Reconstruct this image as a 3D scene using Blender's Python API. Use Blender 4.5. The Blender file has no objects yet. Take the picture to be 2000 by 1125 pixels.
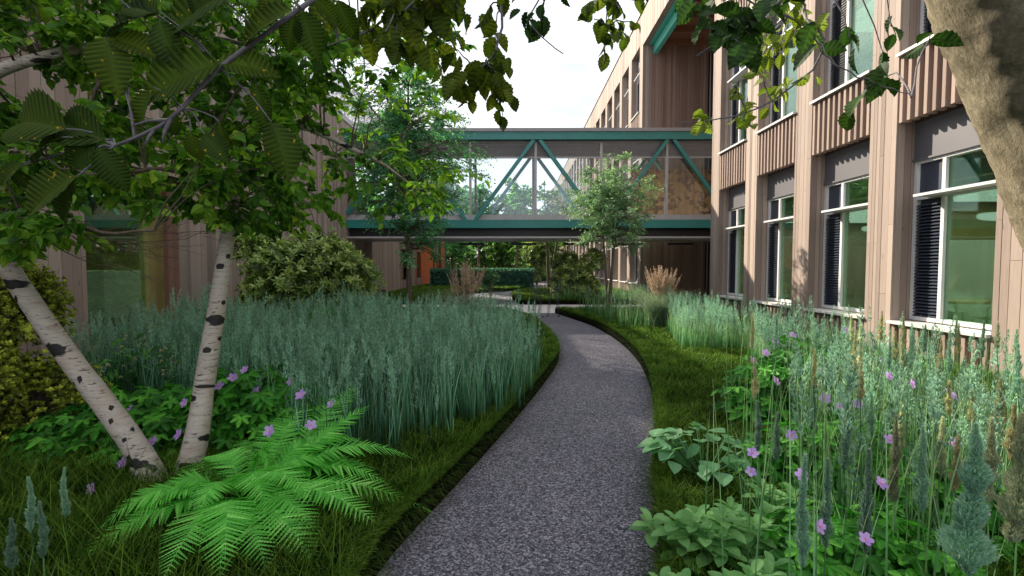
import bpy, bmesh, math, random
import numpy as np
from mathutils import Vector, Matrix, noise as mnoise
random.seed(7)
RNG = np.random.default_rng(11)
PI = math.pi
scene = bpy.context.scene
col = scene.collection

# ------------------------------------------------------------------ camera
F = 950.0
PITCH = math.atan(43.5 / F)
YAW = math.atan(6.0 / F)
EYE = np.array([0.0, 0.0, 1.6])
def _basis():
    cy, sy = math.cos(YAW), math.sin(YAW)
    cp, sp = math.cos(PITCH), math.sin(PITCH)
    right = np.array([cy, sy, 0.0])
    f0 = np.array([-sy, cy, 0.0])
    fwd = f0 * cp + np.array([0, 0, -sp])
    up = f0 * sp + np.array([0, 0, cp])
    return right, fwd, up
CR, CF, CU = _basis()
def at(px, py, Y):
    """world point seen at photo pixel px,py whose world y is Y"""
    d = CF * F + CR * (px - 1000.0) + CU * (562.5 - py)
    t = (Y - EYE[1]) / d[1]
    p = EYE + d * t
    return Vector((float(p[0]), float(p[1]), float(p[2])))
def on(px, py, z=0.0):
    d = CF * F + CR * (px - 1000.0) + CU * (562.5 - py)
    t = (z - EYE[2]) / d[2]
    p = EYE + d * t
    return Vector((float(p[0]), float(p[1]), float(p[2])))
def proj(P):
    Q = np.asarray(P) - EYE
    zc = Q @ CF
    return 1000.0 + F * (Q @ CR) / zc, 562.5 - F * (Q @ CU) / zc

cd = bpy.data.cameras.new("camera")
cd.sensor_width = 36.0
cd.lens = F / 2000.0 * 36.0
cd.clip_start = 0.05
cd.clip_end = 3000
cam = bpy.data.objects.new("camera", cd)
col.objects.link(cam)
M = Matrix(((CR[0], CU[0], -CF[0], EYE[0]), (CR[1], CU[1], -CF[1], EYE[1]), (CR[2], CU[2], -CF[2], EYE[2]), (0, 0, 0, 1)))
cam.matrix_world = M
scene.camera = cam

# ------------------------------------------------------------------ light
SUN_EL = 32.0
SUN_DIR = Vector((-1.0, 1.14, 0)).normalized()
sx, sy = SUN_DIR.x * math.cos(math.radians(SUN_EL)), SUN_DIR.y * math.cos(math.radians(SUN_EL))
sunv = Vector((sx, sy, math.sin(math.radians(SUN_EL))))
ld = bpy.data.lights.new("sun", 'SUN')
ld.energy = 5.0
ld.angle = math.radians(0.6)
ld.color = (1.0, 0.89, 0.71)
lo = bpy.data.objects.new("sun", ld)
lo.rotation_euler = sunv.to_track_quat('Z', 'Y').to_euler()
col.objects.link(lo)
w = bpy.data.worlds.new("World")
scene.world = w
w.use_nodes = True
nt = w.node_tree
for n in list(nt.nodes): nt.nodes.remove(n)
def N(nt, typ, **kw):
    n = nt.nodes.new(typ)
    for k, v in kw.items():
        if k.startswith('i_'):
            n.inputs[k[2:].replace('_', ' ')].default_value = v
        else:
            setattr(n, k, v)
    return n
wo = N(nt, 'ShaderNodeOutputWorld')
bg = N(nt, 'ShaderNodeBackground')
sky = N(nt, 'ShaderNodeTexSky', sky_type='NISHITA')
sky.sun_disc = False
sky.sun_elevation = math.radians(SUN_EL)
sky.sun_rotation = math.atan2(sunv.x, sunv.y)
sky.air_density = 1.0; sky.dust_density = 1.2; sky.ozone_density = 1.2
tc = N(nt, 'ShaderNodeTexCoord')
mp = N(nt, 'ShaderNodeMapping'); mp.inputs['Scale'].default_value = (1.0, 1.0, 2.6)
cn = N(nt, 'ShaderNodeTexNoise'); cn.inputs['Scale'].default_value = 3.2; cn.inputs['Detail'].default_value = 9; cn.inputs['Roughness'].default_value = 0.6
cr = N(nt, 'ShaderNodeValToRGB')
cr.color_ramp.elements[0].position = 0.36; cr.color_ramp.elements[0].color = (0.45, 0.45, 0.45, 1)
cr.color_ramp.elements[1].position = 0.56; cr.color_ramp.elements[1].color = (1, 1, 1, 1)
mx = N(nt, 'ShaderNodeMix', data_type='RGBA')
mx.inputs['B'].default_value = (7.5, 7.6, 7.9, 1)
nt.links.new(tc.outputs['Generated'], mp.inputs['Vector'])
nt.links.new(mp.outputs[0], cn.inputs['Vector'])
nt.links.new(cn.outputs['Fac'], cr.inputs[0])
nt.links.new(cr.outputs[0], mx.inputs['Factor'])
nt.links.new(sky.outputs[0], mx.inputs['A'])
nt.links.new(mx.outputs['Result'], bg.inputs['Color'])
bg.inputs['Strength'].default_value = 0.086
nt.links.new(bg.outputs[0], wo.inputs['Surface'])
vs = scene.view_settings
vs.view_transform = 'Standard'; vs.look = 'None'; vs.gamma = 1.0; vs.use_curve_mapping = False
vs.exposure = 1.08
scene.cycles.max_bounces = 8
scene.cycles.transparent_max_bounces = 16
scene.cycles.diffuse_bounces = 3
scene.cycles.transmission_bounces = 4
scene.cycles.glossy_bounces = 3
scene.cycles.sample_clamp_indirect = 6
scene.cycles.use_denoising = True

# ------------------------------------------------------------------ materials
def mat_new(name):
    m = bpy.data.materials.new(name); m.use_nodes = True
    nt = m.node_tree
    for n in list(nt.nodes): nt.nodes.remove(n)
    out = N(nt, 'ShaderNodeOutputMaterial')
    return m, nt, out
def ramp(nt, src, stops):
    r = N(nt, 'ShaderNodeValToRGB')
    e = r.color_ramp.elements
    while len(e) < len(stops): e.new(0.5)
    for k, (p, c) in enumerate(stops):
        e[k].position = p; e[k].color = (c[0], c[1], c[2], 1)
    nt.links.new(src, r.inputs[0])
    return r.outputs[0]
def attr(nt, name):
    a = N(nt, 'ShaderNodeAttribute'); a.attribute_name = name
    return a.outputs['Fac']
def math_(nt, op, a, b=None, c=None):
    n = N(nt, 'ShaderNodeMath', operation=op)
    for k, v in enumerate((a, b, c)):
        if v is None: continue
        if isinstance(v, (int, float)): n.inputs[k].default_value = v
        else: nt.links.new(v, n.inputs[k])
    return n.outputs[0]
def mixc(nt, fac, a, b, mode='MIX'):
    n = N(nt, 'ShaderNodeMix', data_type='RGBA', blend_type=mode)
    for key, v in (('Factor', fac), ('A', a), ('B', b)):
        s = n.inputs[key]
        if key == 'Factor': s = n.inputs[0]
        if isinstance(v, (int, float)): s.default_value = v
        elif isinstance(v, tuple): s.default_value = (v[0], v[1], v[2], 1)
        else: nt.links.new(v, s)
    return n.outputs['Result']
def coords(nt, scale=(1, 1, 1), kind='Object'):
    t = N(nt, 'ShaderNodeTexCoord'); m = N(nt, 'ShaderNodeMapping')
    m.inputs['Scale'].default_value = scale
    nt.links.new(t.outputs[kind], m.inputs['Vector'])
    return m.outputs[0]
def noise(nt, vec, scale, detail=4, rough=0.55):
    n = N(nt, 'ShaderNodeTexNoise')
    n.inputs['Scale'].default_value = scale; n.inputs['Detail'].default_value = detail; n.inputs['Roughness'].default_value = rough
    nt.links.new(vec, n.inputs['Vector'])
    return n.outputs['Fac']
def bump(nt, h, strength=0.4, dist=0.01):
    b = N(nt, 'ShaderNodeBump'); b.inputs['Strength'].default_value = strength; b.inputs['Distance'].default_value = dist
    nt.links.new(h, b.inputs['Height'])
    return b.outputs[0]
def principled(nt, out, colr, rough=0.6, metal=0.0, normal=None, spec=None):
    p = N(nt, 'ShaderNodeBsdfPrincipled')
    if isinstance(colr, tuple): p.inputs['Base Color'].default_value = (colr[0], colr[1], colr[2], 1)
    else: nt.links.new(colr, p.inputs['Base Color'])
    if isinstance(rough, (int, float)): p.inputs['Roughness'].default_value = rough
    else: nt.links.new(rough, p.inputs['Roughness'])
    p.inputs['Metallic'].default_value = metal
    if spec is not None: p.inputs['Specular IOR Level'].default_value = spec
    if normal is not None: nt.links.new(normal, p.inputs['Normal'])
    if out is not None: nt.links.new(p.outputs[0], out.inputs['Surface'])
    return p

def m_wood(name, dark, light, grain=1.0):
    m, nt, out = mat_new(name)
    v = attr(nt, 'var')
    vec = coords(nt, (14, 14, 0.9))
    add = N(nt, 'ShaderNodeVectorMath', operation='ADD'); nt.links.new(vec, add.inputs[0])
    cmb = N(nt, 'ShaderNodeCombineXYZ')
    nt.links.new(math_(nt, 'MULTIPLY', v, 40.0), cmb.inputs[2]); nt.links.new(cmb.outputs[0], add.inputs[1])
    g = noise(nt, add.outputs[0], 3.0, 6, 0.6)
    g2 = noise(nt, coords(nt, (1, 1, 0.35)), 0.8, 3)
    kn = N(nt, 'ShaderNodeTexVoronoi'); kn.inputs['Scale'].default_value = 1.0
    a2 = N(nt, 'ShaderNodeVectorMath', operation='ADD'); nt.links.new(coords(nt, (6, 6, 1.7)), a2.inputs[0]); nt.links.new(cmb.outputs[0], a2.inputs[1])
    nt.links.new(a2.outputs[0], kn.inputs['Vector'])
    knot = ramp(nt, kn.outputs['Distance'], [(0.05, (1, 1, 1)), (0.10, (0, 0, 0))])
    t = math_(nt, 'ADD', math_(nt, 'MULTIPLY', v, 0.55), math_(nt, 'ADD', math_(nt, 'MULTIPLY', g, 0.42), math_(nt, 'MULTIPLY', g2, 0.25)))
    c = ramp(nt, t, [(0.2, dark), (1.0, light)])
    c = mixc(nt, math_(nt, 'MULTIPLY', knot, 0.45), c, (dark[0] * .5, dark[1] * .42, dark[2] * .38))
    principled(nt, out, c, 0.72, normal=bump(nt, g, 0.25, 0.004), spec=0.25)
    return m
def m_plain(name, c, rough=0.5, metal=0.0, var=0.12, scale=6.0, spec=None, bmp=0.0):
    m, nt, out = mat_new(name)
    g = noise(nt, coords(nt), scale, 5)
    lo_ = tuple(x * (1 - var) for x in c); hi = tuple(min(1, x * (1 + var)) for x in c)
    cc = ramp(nt, g, [(0.3, lo_), (0.7, hi)])
    principled(nt, out, cc, rough, metal, normal=bump(nt, g, bmp, 0.01) if bmp else None, spec=spec)
    return m
def m_glass(name, tint, refl=0.12):
    m, nt, out = mat_new(name)
    tr = N(nt, 'ShaderNodeBsdfTransparent'); tr.inputs[0].default_value = (*tint, 1)
    gl = N(nt, 'ShaderNodeBsdfGlossy'); gl.inputs['Roughness'].default_value = 0.02; gl.inputs[0].default_value = (0.9, 0.95, 1, 1)
    lw = N(nt, 'ShaderNodeLayerWeight'); lw.inputs['Blend'].default_value = 0.35
    f = math_(nt, 'ADD', math_(nt, 'MULTIPLY', lw.outputs['Fresnel'], 0.7), refl * 0.5)
    ms = N(nt, 'ShaderNodeMixShader')
    nt.links.new(f, ms.inputs[0]); nt.links.new(tr.outputs[0], ms.inputs[1]); nt.links.new(gl.outputs[0], ms.inputs[2])
    nt.links.new(ms.outputs[0], out.inputs['Surface'])
    return m
def m_leaf(name, stops, trans=0.35, rough=0.5, vein_shade=False, spots=None, spec=0.35, tcol=None):
    """stops: colours along the per-leaf random value"""
    m, nt, out = mat_new(name)
    v = attr(nt, 'var')
    c = ramp(nt, v, stops)
    nrm = None
    if vein_shade:
        vn = attr(nt, 'vein')
        c = mixc(nt, 1.0, c, ramp(nt, vn, [(0.0, (0.45, 0.5, 0.5)), (0.6, (1.0, 1.0, 1.0)), (1.0, (1.7, 1.6, 1.4))]), 'MULTIPLY')  # vein tone, plus crease shade painted darker in the pleat valleys
    if spots:
        g = noise(nt, coords(nt), 90, 2)
        s = ramp(nt, g, [(0.68, (0, 0, 0)), (0.73, (1, 1, 1))])
        c = mixc(nt, math_(nt, 'MULTIPLY', s, 0.6), c, spots)
    p = principled(nt, None, c, rough, spec=spec)
    tl = N(nt, 'ShaderNodeBsdfTranslucent')
    tcm = mixc(nt, 1.0, c, tcol or (1.3, 1.45, 0.7), 'MULTIPLY')
    nt.links.new(tcm, tl.inputs[0])
    ms = N(nt, 'ShaderNodeMixShader'); ms.inputs[0].default_value = trans
    nt.links.new(p.outputs[0], ms.inputs[1]); nt.links.new(tl.outputs[0], ms.inputs[2])
    nt.links.new(ms.outputs[0], out.inputs['Surface'])
    return m
def m_blade(name, base, mid, tip, vary=(0.7, 1.3), trans=0.3, rough=0.5):
    m, nt, out = mat_new(name)
    s = attr(nt, 'vein'); v = attr(nt, 'var')
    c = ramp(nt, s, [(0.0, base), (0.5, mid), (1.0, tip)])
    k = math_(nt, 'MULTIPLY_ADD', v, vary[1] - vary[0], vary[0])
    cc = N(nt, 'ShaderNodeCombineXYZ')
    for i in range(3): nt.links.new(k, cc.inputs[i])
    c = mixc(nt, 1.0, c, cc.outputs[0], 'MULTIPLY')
    hv = math_(nt, 'FRACT', math_(nt, 'MULTIPLY', v, 7.31))
    c = mixc(nt, math_(nt, 'MULTIPLY', hv, 0.85), c, mixc(nt, 1.0, c, (1.14, 1.02, 0.74), 'MULTIPLY'))
    p = principled(nt, None, c, rough, spec=0.10)
    tl = N(nt, 'ShaderNodeBsdfTranslucent'); nt.links.new(c, tl.inputs[0])
    ms = N(nt, 'ShaderNodeMixShader'); ms.inputs[0].default_value = trans
    nt.links.new(p.outputs[0], ms.inputs[1]); nt.links.new(tl.outputs[0], ms.inputs[2])
    nt.links.new(ms.outputs[0], out.inputs['Surface'])
    return m

MT = {}
MT['wood'] = m_wood('pale_cladding', (0.19, 0.142, 0.123), (0.43, 0.345, 0.298))
MT['wood_dark'] = m_wood('brown_shade_cladding', (0.15, 0.09, 0.07), (0.30, 0.205, 0.165))  # darker copy of the pale cladding; side wall's shade put into the colour
MT['wood_red'] = m_wood('red_cladding', (0.17, 0.085, 0.065), (0.31, 0.175, 0.135))
MT['gap_wood'] = m_wood('shadowed_backing_boards', (0.06, 0.035, 0.028), (0.11, 0.07, 0.055))  # darker cladding copy, shade of the batten gaps put into the colour
MT['batten'] = m_wood('batten_wood', (0.19, 0.135, 0.116), (0.38, 0.29, 0.245))
MT['backing'] = m_plain('dark_backing', (0.03, 0.022, 0.02), 0.9)
MT['panel'] = m_plain('slate_panel', (0.115, 0.11, 0.125), 0.42, 0.0, 0.06, 2.0)
MT['navy'] = m_plain('navy_louvre', (0.035, 0.045, 0.07), 0.4)
MT['frame'] = m_plain('white_frame', (0.62, 0.62, 0.64), 0.35, 0.0, 0.04)
MT['sill'] = m_plain('white_sill', (0.60, 0.58, 0.58), 0.45, 0.0, 0.08, 3.0)
MT['glass'] = m_glass('green_glass', (0.72, 0.90, 0.73), 0.05)
MT['dark_glass'] = m_glass('smoked_glass', (0.16, 0.14, 0.16), 0.2)
MT['bridge_glass'] = m_glass('clear_glass', (0.94, 0.97, 0.98), 0.02)
MT['teal'] = m_plain('teal_paint', (0.02, 0.20, 0.185), 0.35, 0.0, 0.10, 1.5)
MT['mint'] = m_plain('mint_paint', (0.07, 0.42, 0.34), 0.4, 0.0, 0.08)
MT['grey'] = m_plain('grey_metal', (0.27, 0.26, 0.28), 0.45, 0.1, 0.08)
MT['grey_light'] = m_plain('light_grey_metal', (0.38, 0.37, 0.38), 0.45, 0.1, 0.08)
MT['black'] = m_plain('black_metal', (0.012, 0.013, 0.018), 0.4)
MT['orange'] = m_plain('orange_panel', (0.50, 0.11, 0.035), 0.5, 0.0, 0.12, 1.5)
MT['ochre'] = m_plain('ochre_plywood', (0.28, 0.235, 0.085), 0.6, 0.0, 0.2, 3.0)
MT['pale'] = m_plain('pale_plaster', (0.62, 0.66, 0.60), 0.8, 0.0, 0.04)
MT['floor'] = m_plain('room_floor', (0.16, 0.14, 0.10), 0.6, 0.0, 0.2)
MT['table'] = m_plain('table_birch', (0.50, 0.34, 0.16), 0.5)
MT['concrete'] = m_plain('concrete_paving', (0.66, 0.63, 0.61), 0.85, 0.0, 0.12, 3.0, bmp=0.2)
MT['bark_brown'] = m_plain('thin_bark', (0.10, 0.075, 0.055), 0.85, 0.0, 0.35, 25.0, bmp=0.5)
MT['bark_grey'] = m_plain('blue_grey_twig', (0.13, 0.12, 0.135), 0.8, 0.0, 0.3, 60.0, bmp=0.6)
MT['ceil_wood'] = m_wood('brown_ceiling', (0.13, 0.055, 0.03), (0.24, 0.11, 0.06))

# gravel
m, nt, out = mat_new('purple_grey_gravel')
vo = N(nt, 'ShaderNodeTexVoronoi'); vo.inputs['Scale'].default_value = 92
nt.links.new(coords(nt), vo.inputs['Vector'])
sep = N(nt, 'ShaderNodeSeparateColor'); nt.links.new(vo.outputs['Color'], sep.inputs[0])
c1 = ramp(nt, sep.outputs[0], [(0.0, (0.036, 0.036, 0.048)), (0.4, (0.115, 0.114, 0.142)), (0.8, (0.25, 0.245, 0.292)), (1.0, (0.42, 0.42, 0.47))])
big = noise(nt, coords(nt), 0.9, 4)
c1 = mixc(nt, 1.0, c1, ramp(nt, big, [(0.3, (0.85, 0.85, 0.88)), (0.7, (1.15, 1.12, 1.12))]), 'MULTIPLY')
h = math_(nt, 'SUBTRACT', 1.0, vo.outputs['Distance'])
h2 = math_(nt, 'ADD', h, sep.outputs[1])
principled(nt, out, c1, 0.8, normal=bump(nt, h2, 0.9, 0.012), spec=0.3)
MT['gravel'] = m
# soil
m, nt, out = mat_new('dark_soil')
g = noise(nt, coords(nt), 30, 6)
principled(nt, out, ramp(nt, g, [(0.3, (0.004, 0.004, 0.003)), (0.7, (0.012, 0.010, 0.007))]), 0.95, normal=bump(nt, g, 0.8, 0.03), spec=0.03)
MT['soil'] = m
# ground
m, nt, out = mat_new('meadow_ground')
g = noise(nt, coords(nt), 3, 8, 0.65)
principled(nt, out, ramp(nt, g, [(0.3, (0.025, 0.04, 0.01)), (0.7, (0.07, 0.10, 0.025))]), 0.95, normal=bump(nt, g, 0.6, 0.05))
MT['ground'] = m
# birch bark
m, nt, out = mat_new('birch_bark')
vec = coords(nt, (5, 5, 55))
g = noise(nt, vec, 1.0, 6, 0.65)
g2 = noise(nt, coords(nt, (1, 1, 1)), 9, 5)
g3 = noise(nt, coords(nt, (16, 16, 90)), 1.0, 3, 0.6)
c = ramp(nt, g, [(0.25, (0.20, 0.16, 0.13)), (0.42, (0.40, 0.35, 0.31)), (0.65, (0.50, 0.46, 0.40))])
c = mixc(nt, math_(nt, 'MULTIPLY', ramp(nt, g2, [(0.5, (0, 0, 0)), (0.75, (1, 1, 1))]), 0.5), c, (0.36, 0.24, 0.17))
dash = ramp(nt, g3, [(0.61, (0, 0, 0)), (0.64, (1, 1, 1))])
c = mixc(nt, math_(nt, 'MULTIPLY', dash, 0.85), c, (0.05, 0.035, 0.03))
sc_ = math_(nt, 'ADD', attr(nt, 'vein'), math_(nt, 'MULTIPLY', math_(nt, 'SUBTRACT', g, 0.5), 0.9))
scm = ramp(nt, sc_, [(0.50, (0, 0, 0)), (0.58, (1, 1, 1))])
c = mixc(nt, scm, c, (0.010, 0.009, 0.009))
principled(nt, out, c, 0.7, normal=bump(nt, math_(nt, 'SUBTRACT', g, math_(nt, 'MULTIPLY', scm, 0.5)), 0.5, 0.006))
MT['birch'] = m
# big trunk bark
m, nt, out = mat_new('mossy_grey_bark')
g = noise(nt, coords(nt, (1, 1, 0.55)), 11, 9, 0.75)
g2 = noise(nt, coords(nt, (1, 1, 0.5)), 55, 6, 0.7)
hh = math_(nt, 'ADD', g, math_(nt, 'MULTIPLY', g2, 0.5))
c = ramp(nt, hh, [(0.5, (0.09, 0.075, 0.05)), (0.78, (0.21, 0.18, 0.125)), (1.0, (0.36, 0.31, 0.22))])
principled(nt, out, c, 0.9, normal=bump(nt, hh, 0.85, 0.02), spec=0.2)
MT['trunk'] = m
# perforated metal screen
m, nt, out = mat_new('speckled_metal_screen')
g = noise(nt, coords(nt), 14, 3, 0.8)
p = principled(nt, None, ramp(nt, g, [(0.4, (0.16, 0.16, 0.18)), (0.6, (0.50, 0.50, 0.52))]), 0.5, 0.2)
tr = N(nt, 'ShaderNodeBsdfTransparent')
ms = N(nt, 'ShaderNodeMixShader')
nt.links.new(math_(nt, 'MULTIPLY', ramp(nt, g, [(0.46, (0, 0, 0)), (0.50, (1, 1, 1))]), 0.92), ms.inputs[0])
nt.links.new(p.outputs[0], ms.inputs[1]); nt.links.new(tr.outputs[0], ms.inputs[2]); nt.links.new(ms.outputs[0], out.inputs['Surface'])
MT['screen'] = m
# lamp
m, nt, out = mat_new('lit_lamp')
e = N(nt, 'ShaderNodeEmission'); e.inputs[0].default_value = (0.95, 1, 0.95, 1); e.inputs[1].default_value = 0.5
nt.links.new(e.outputs[0], out.inputs['Surface'])
MT['lamp'] = m

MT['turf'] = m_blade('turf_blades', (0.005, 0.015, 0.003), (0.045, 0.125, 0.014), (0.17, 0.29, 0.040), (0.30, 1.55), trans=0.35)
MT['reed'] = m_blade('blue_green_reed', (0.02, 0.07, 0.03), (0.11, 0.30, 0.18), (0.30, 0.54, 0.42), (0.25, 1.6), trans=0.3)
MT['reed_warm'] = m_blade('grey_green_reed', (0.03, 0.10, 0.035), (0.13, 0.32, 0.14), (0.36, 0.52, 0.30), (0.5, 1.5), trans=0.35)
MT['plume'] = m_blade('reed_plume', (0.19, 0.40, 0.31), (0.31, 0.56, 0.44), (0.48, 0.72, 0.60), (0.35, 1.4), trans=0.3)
MT['plume_cream'] = m_blade('cream_plume', (0.34, 0.38, 0.22), (0.48, 0.49, 0.30), (0.58, 0.58, 0.40), (0.7, 1.25), trans=0.4)
MT['plume_tan'] = m_blade('tan_green_plume', (0.36, 0.50, 0.38), (0.50, 0.56, 0.38), (0.62, 0.70, 0.54), (0.5, 1.4), trans=0.5)
MT['plume_teal'] = m_blade('teal_plume', (0.20, 0.40, 0.32), (0.28, 0.50, 0.40), (0.42, 0.64, 0.54), (0.35, 1.5), trans=0.5)
MT['plume_pink'] = m_blade('pink_plume', (0.34, 0.26, 0.20), (0.54, 0.42, 0.35), (0.74, 0.62, 0.54), (0.6, 1.3), trans=0.3)
MT['fountain'] = m_blade('fountain_blades', (0.06, 0.12, 0.06), (0.18, 0.30, 0.19), (0.40, 0.46, 0.35), (0.5, 1.4), trans=0.3)
MT['birch_leaf'] = m_leaf('birch_leaf', [(0.0, (0.022, 0.065, 0.012)), (0.4, (0.065, 0.175, 0.020)), (0.7, (0.16, 0.33, 0.032)), (1.0, (0.34, 0.50, 0.05))], 0.45, spec=0.2)
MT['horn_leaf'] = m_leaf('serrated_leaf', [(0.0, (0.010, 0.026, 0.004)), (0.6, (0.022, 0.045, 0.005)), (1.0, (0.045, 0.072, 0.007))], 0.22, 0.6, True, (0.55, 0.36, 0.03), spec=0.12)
MT['horn_mid'] = m_leaf('olive_serrated_leaf', [(0.0, (0.022, 0.042, 0.006)), (0.6, (0.055, 0.085, 0.010)), (1.0, (0.11, 0.14, 0.016))], 0.42, 0.6, True, spec=0.12)
MT['horn_dark'] = m_leaf('dark_serrated_leaf', [(0.0, (0.010, 0.032, 0.010)), (1.0, (0.035, 0.075, 0.018))], 0.3, 0.6, True, spec=0.15)
MT['horn_sunlit'] = m_leaf('sunlit_olive_leaf', [(0.0, (0.08, 0.12, 0.018)), (1.0, (0.20, 0.25, 0.05))], 0.4, 0.6, True, spec=0.15)  # sunlight on these sprays put into a paler leaf colour
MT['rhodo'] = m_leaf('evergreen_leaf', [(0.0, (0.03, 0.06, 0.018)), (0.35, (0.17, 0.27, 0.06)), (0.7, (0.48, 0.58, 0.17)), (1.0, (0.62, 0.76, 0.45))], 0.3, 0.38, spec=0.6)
MT['yew'] = m_leaf('yellow_green_leaf', [(0.0, (0.035, 0.055, 0.010)), (0.5, (0.32, 0.38, 0.04)), (1.0, (0.84, 0.88, 0.13))], 0.35, 0.5)
MT['fern'] = m_leaf('fern_leaf', [(0.0, (0.09, 0.42, 0.05)), (0.5, (0.19, 0.64, 0.10)), (1.0, (0.38, 0.85, 0.20))], 0.4, 0.5, tcol=(1.0, 1.3, 0.7))
MT['geranium'] = m_leaf('geranium_leaf', [(0.0, (0.018, 0.11, 0.010)), (0.6, (0.050, 0.25, 0.022)), (1.0, (0.13, 0.42, 0.045))], 0.35, 0.55, True, tcol=(1.0, 1.3, 0.7))
MT['hosta'] = m_leaf('matt_green_leaf', [(0.0, (0.09, 0.26, 0.11)), (1.0, (0.18, 0.40, 0.19))], 0.3, 0.5, False)
MT['laurel'] = m_leaf('light_green_leaf', [(0.0, (0.10, 0.28, 0.08)), (1.0, (0.23, 0.46, 0.16))], 0.35, 0.5, False)
MT['slim'] = m_leaf('fine_green_leaf', [(0.0, (0.05, 0.18, 0.06)), (0.6, (0.15, 0.38, 0.14)), (1.0, (0.32, 0.56, 0.22))], 0.4)
MT['slim_front'] = m_leaf('blue_green_fine_leaf', [(0.0, (0.03, 0.13, 0.055)), (0.6, (0.09, 0.30, 0.14)), (1.0, (0.22, 0.50, 0.25))], 0.4)
MT['sage'] = m_leaf('sage_leaf', [(0.0, (0.07, 0.16, 0.08)), (0.6, (0.19, 0.36, 0.20)), (1.0, (0.42, 0.58, 0.38))], 0.35)
MT['far_leaf'] = m_leaf('wood_leaf', [(0.0, (0.03, 0.08, 0.016)), (0.6, (0.09, 0.21, 0.04)), (1.0, (0.22, 0.38, 0.07))], 0.4)
MT['red_leaf'] = m_leaf('red_leaf', [(0.0, (0.20, 0.05, 0.03)), (1.0, (0.42, 0.13, 0.07))], 0.4)
MT['hedge'] = m_leaf('hedge_leaf', [(0.0, (0.03, 0.11, 0.085)), (1.0, (0.11, 0.28, 0.19))], 0.2, 0.5)
MT['petal'] = m_leaf('violet_petal', [(0.0, (0.55, 0.30, 0.85)), (1.0, (0.75, 0.50, 0.95))], 0.4, tcol=(1, 1, 1))
MT['petal_centre'] = m_plain('flower_centre', (0.75, 0.28, 0.18), 0.6)
MT['bell'] = m_leaf('cream_petal', [(0.0, (0.60, 0.58, 0.26)), (1.0, (0.75, 0.72, 0.45))], 0.4, tcol=(1, 1, 1))

# ------------------------------------------------------------------ mesh helpers
def np_mesh(name, verts, faces_list, mats, attrs=None, smooth=False, parent=None, fmat=None):
    """faces_list: list of int arrays (n,k)"""
    me = bpy.data.meshes.new(name)
    verts = np.ascontiguousarray(verts, dtype=np.float32)
    fl = [np.asarray(f, dtype=np.int32) for f in faces_list if len(f)]
    nl = sum(f.size for f in fl); nf = sum(len(f) for f in fl)
    me.vertices.add(len(verts)); me.vertices.foreach_set('co', verts.ravel())
    me.loops.add(nl); me.loops.foreach_set('vertex_index', np.concatenate([f.ravel() for f in fl]))
    me.polygons.add(nf)
    tot = np.concatenate([np.full(len(f), f.shape[1], np.int32) for f in fl])
    st = np.zeros(nf, np.int32); st[1:] = np.cumsum(tot)[:-1]
    me.polygons.foreach_set('loop_start', st)
    try: me.polygons.foreach_set('loop_total', tot)
    except Exception: pass
    me.polygons.foreach_set('use_smooth', np.full(nf, bool(smooth)))
    if not isinstance(mats, (list, tuple)): mats = [mats]
    for m_ in mats: me.materials.append(m_)
    if fmat is not None: me.polygons.foreach_set('material_index', np.asarray(fmat, np.int32))
    for k, a in (attrs or {}).items():
        at_ = me.attributes.new(k, 'FLOAT', 'POINT'); at_.data.foreach_set('value', np.ascontiguousarray(a, np.float32))
    me.update(calc_edges=True); me.validate()
    o = bpy.data.objects.new(name, me); col.objects.link(o)
    if parent is not None: o.parent = parent
    return o
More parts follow.
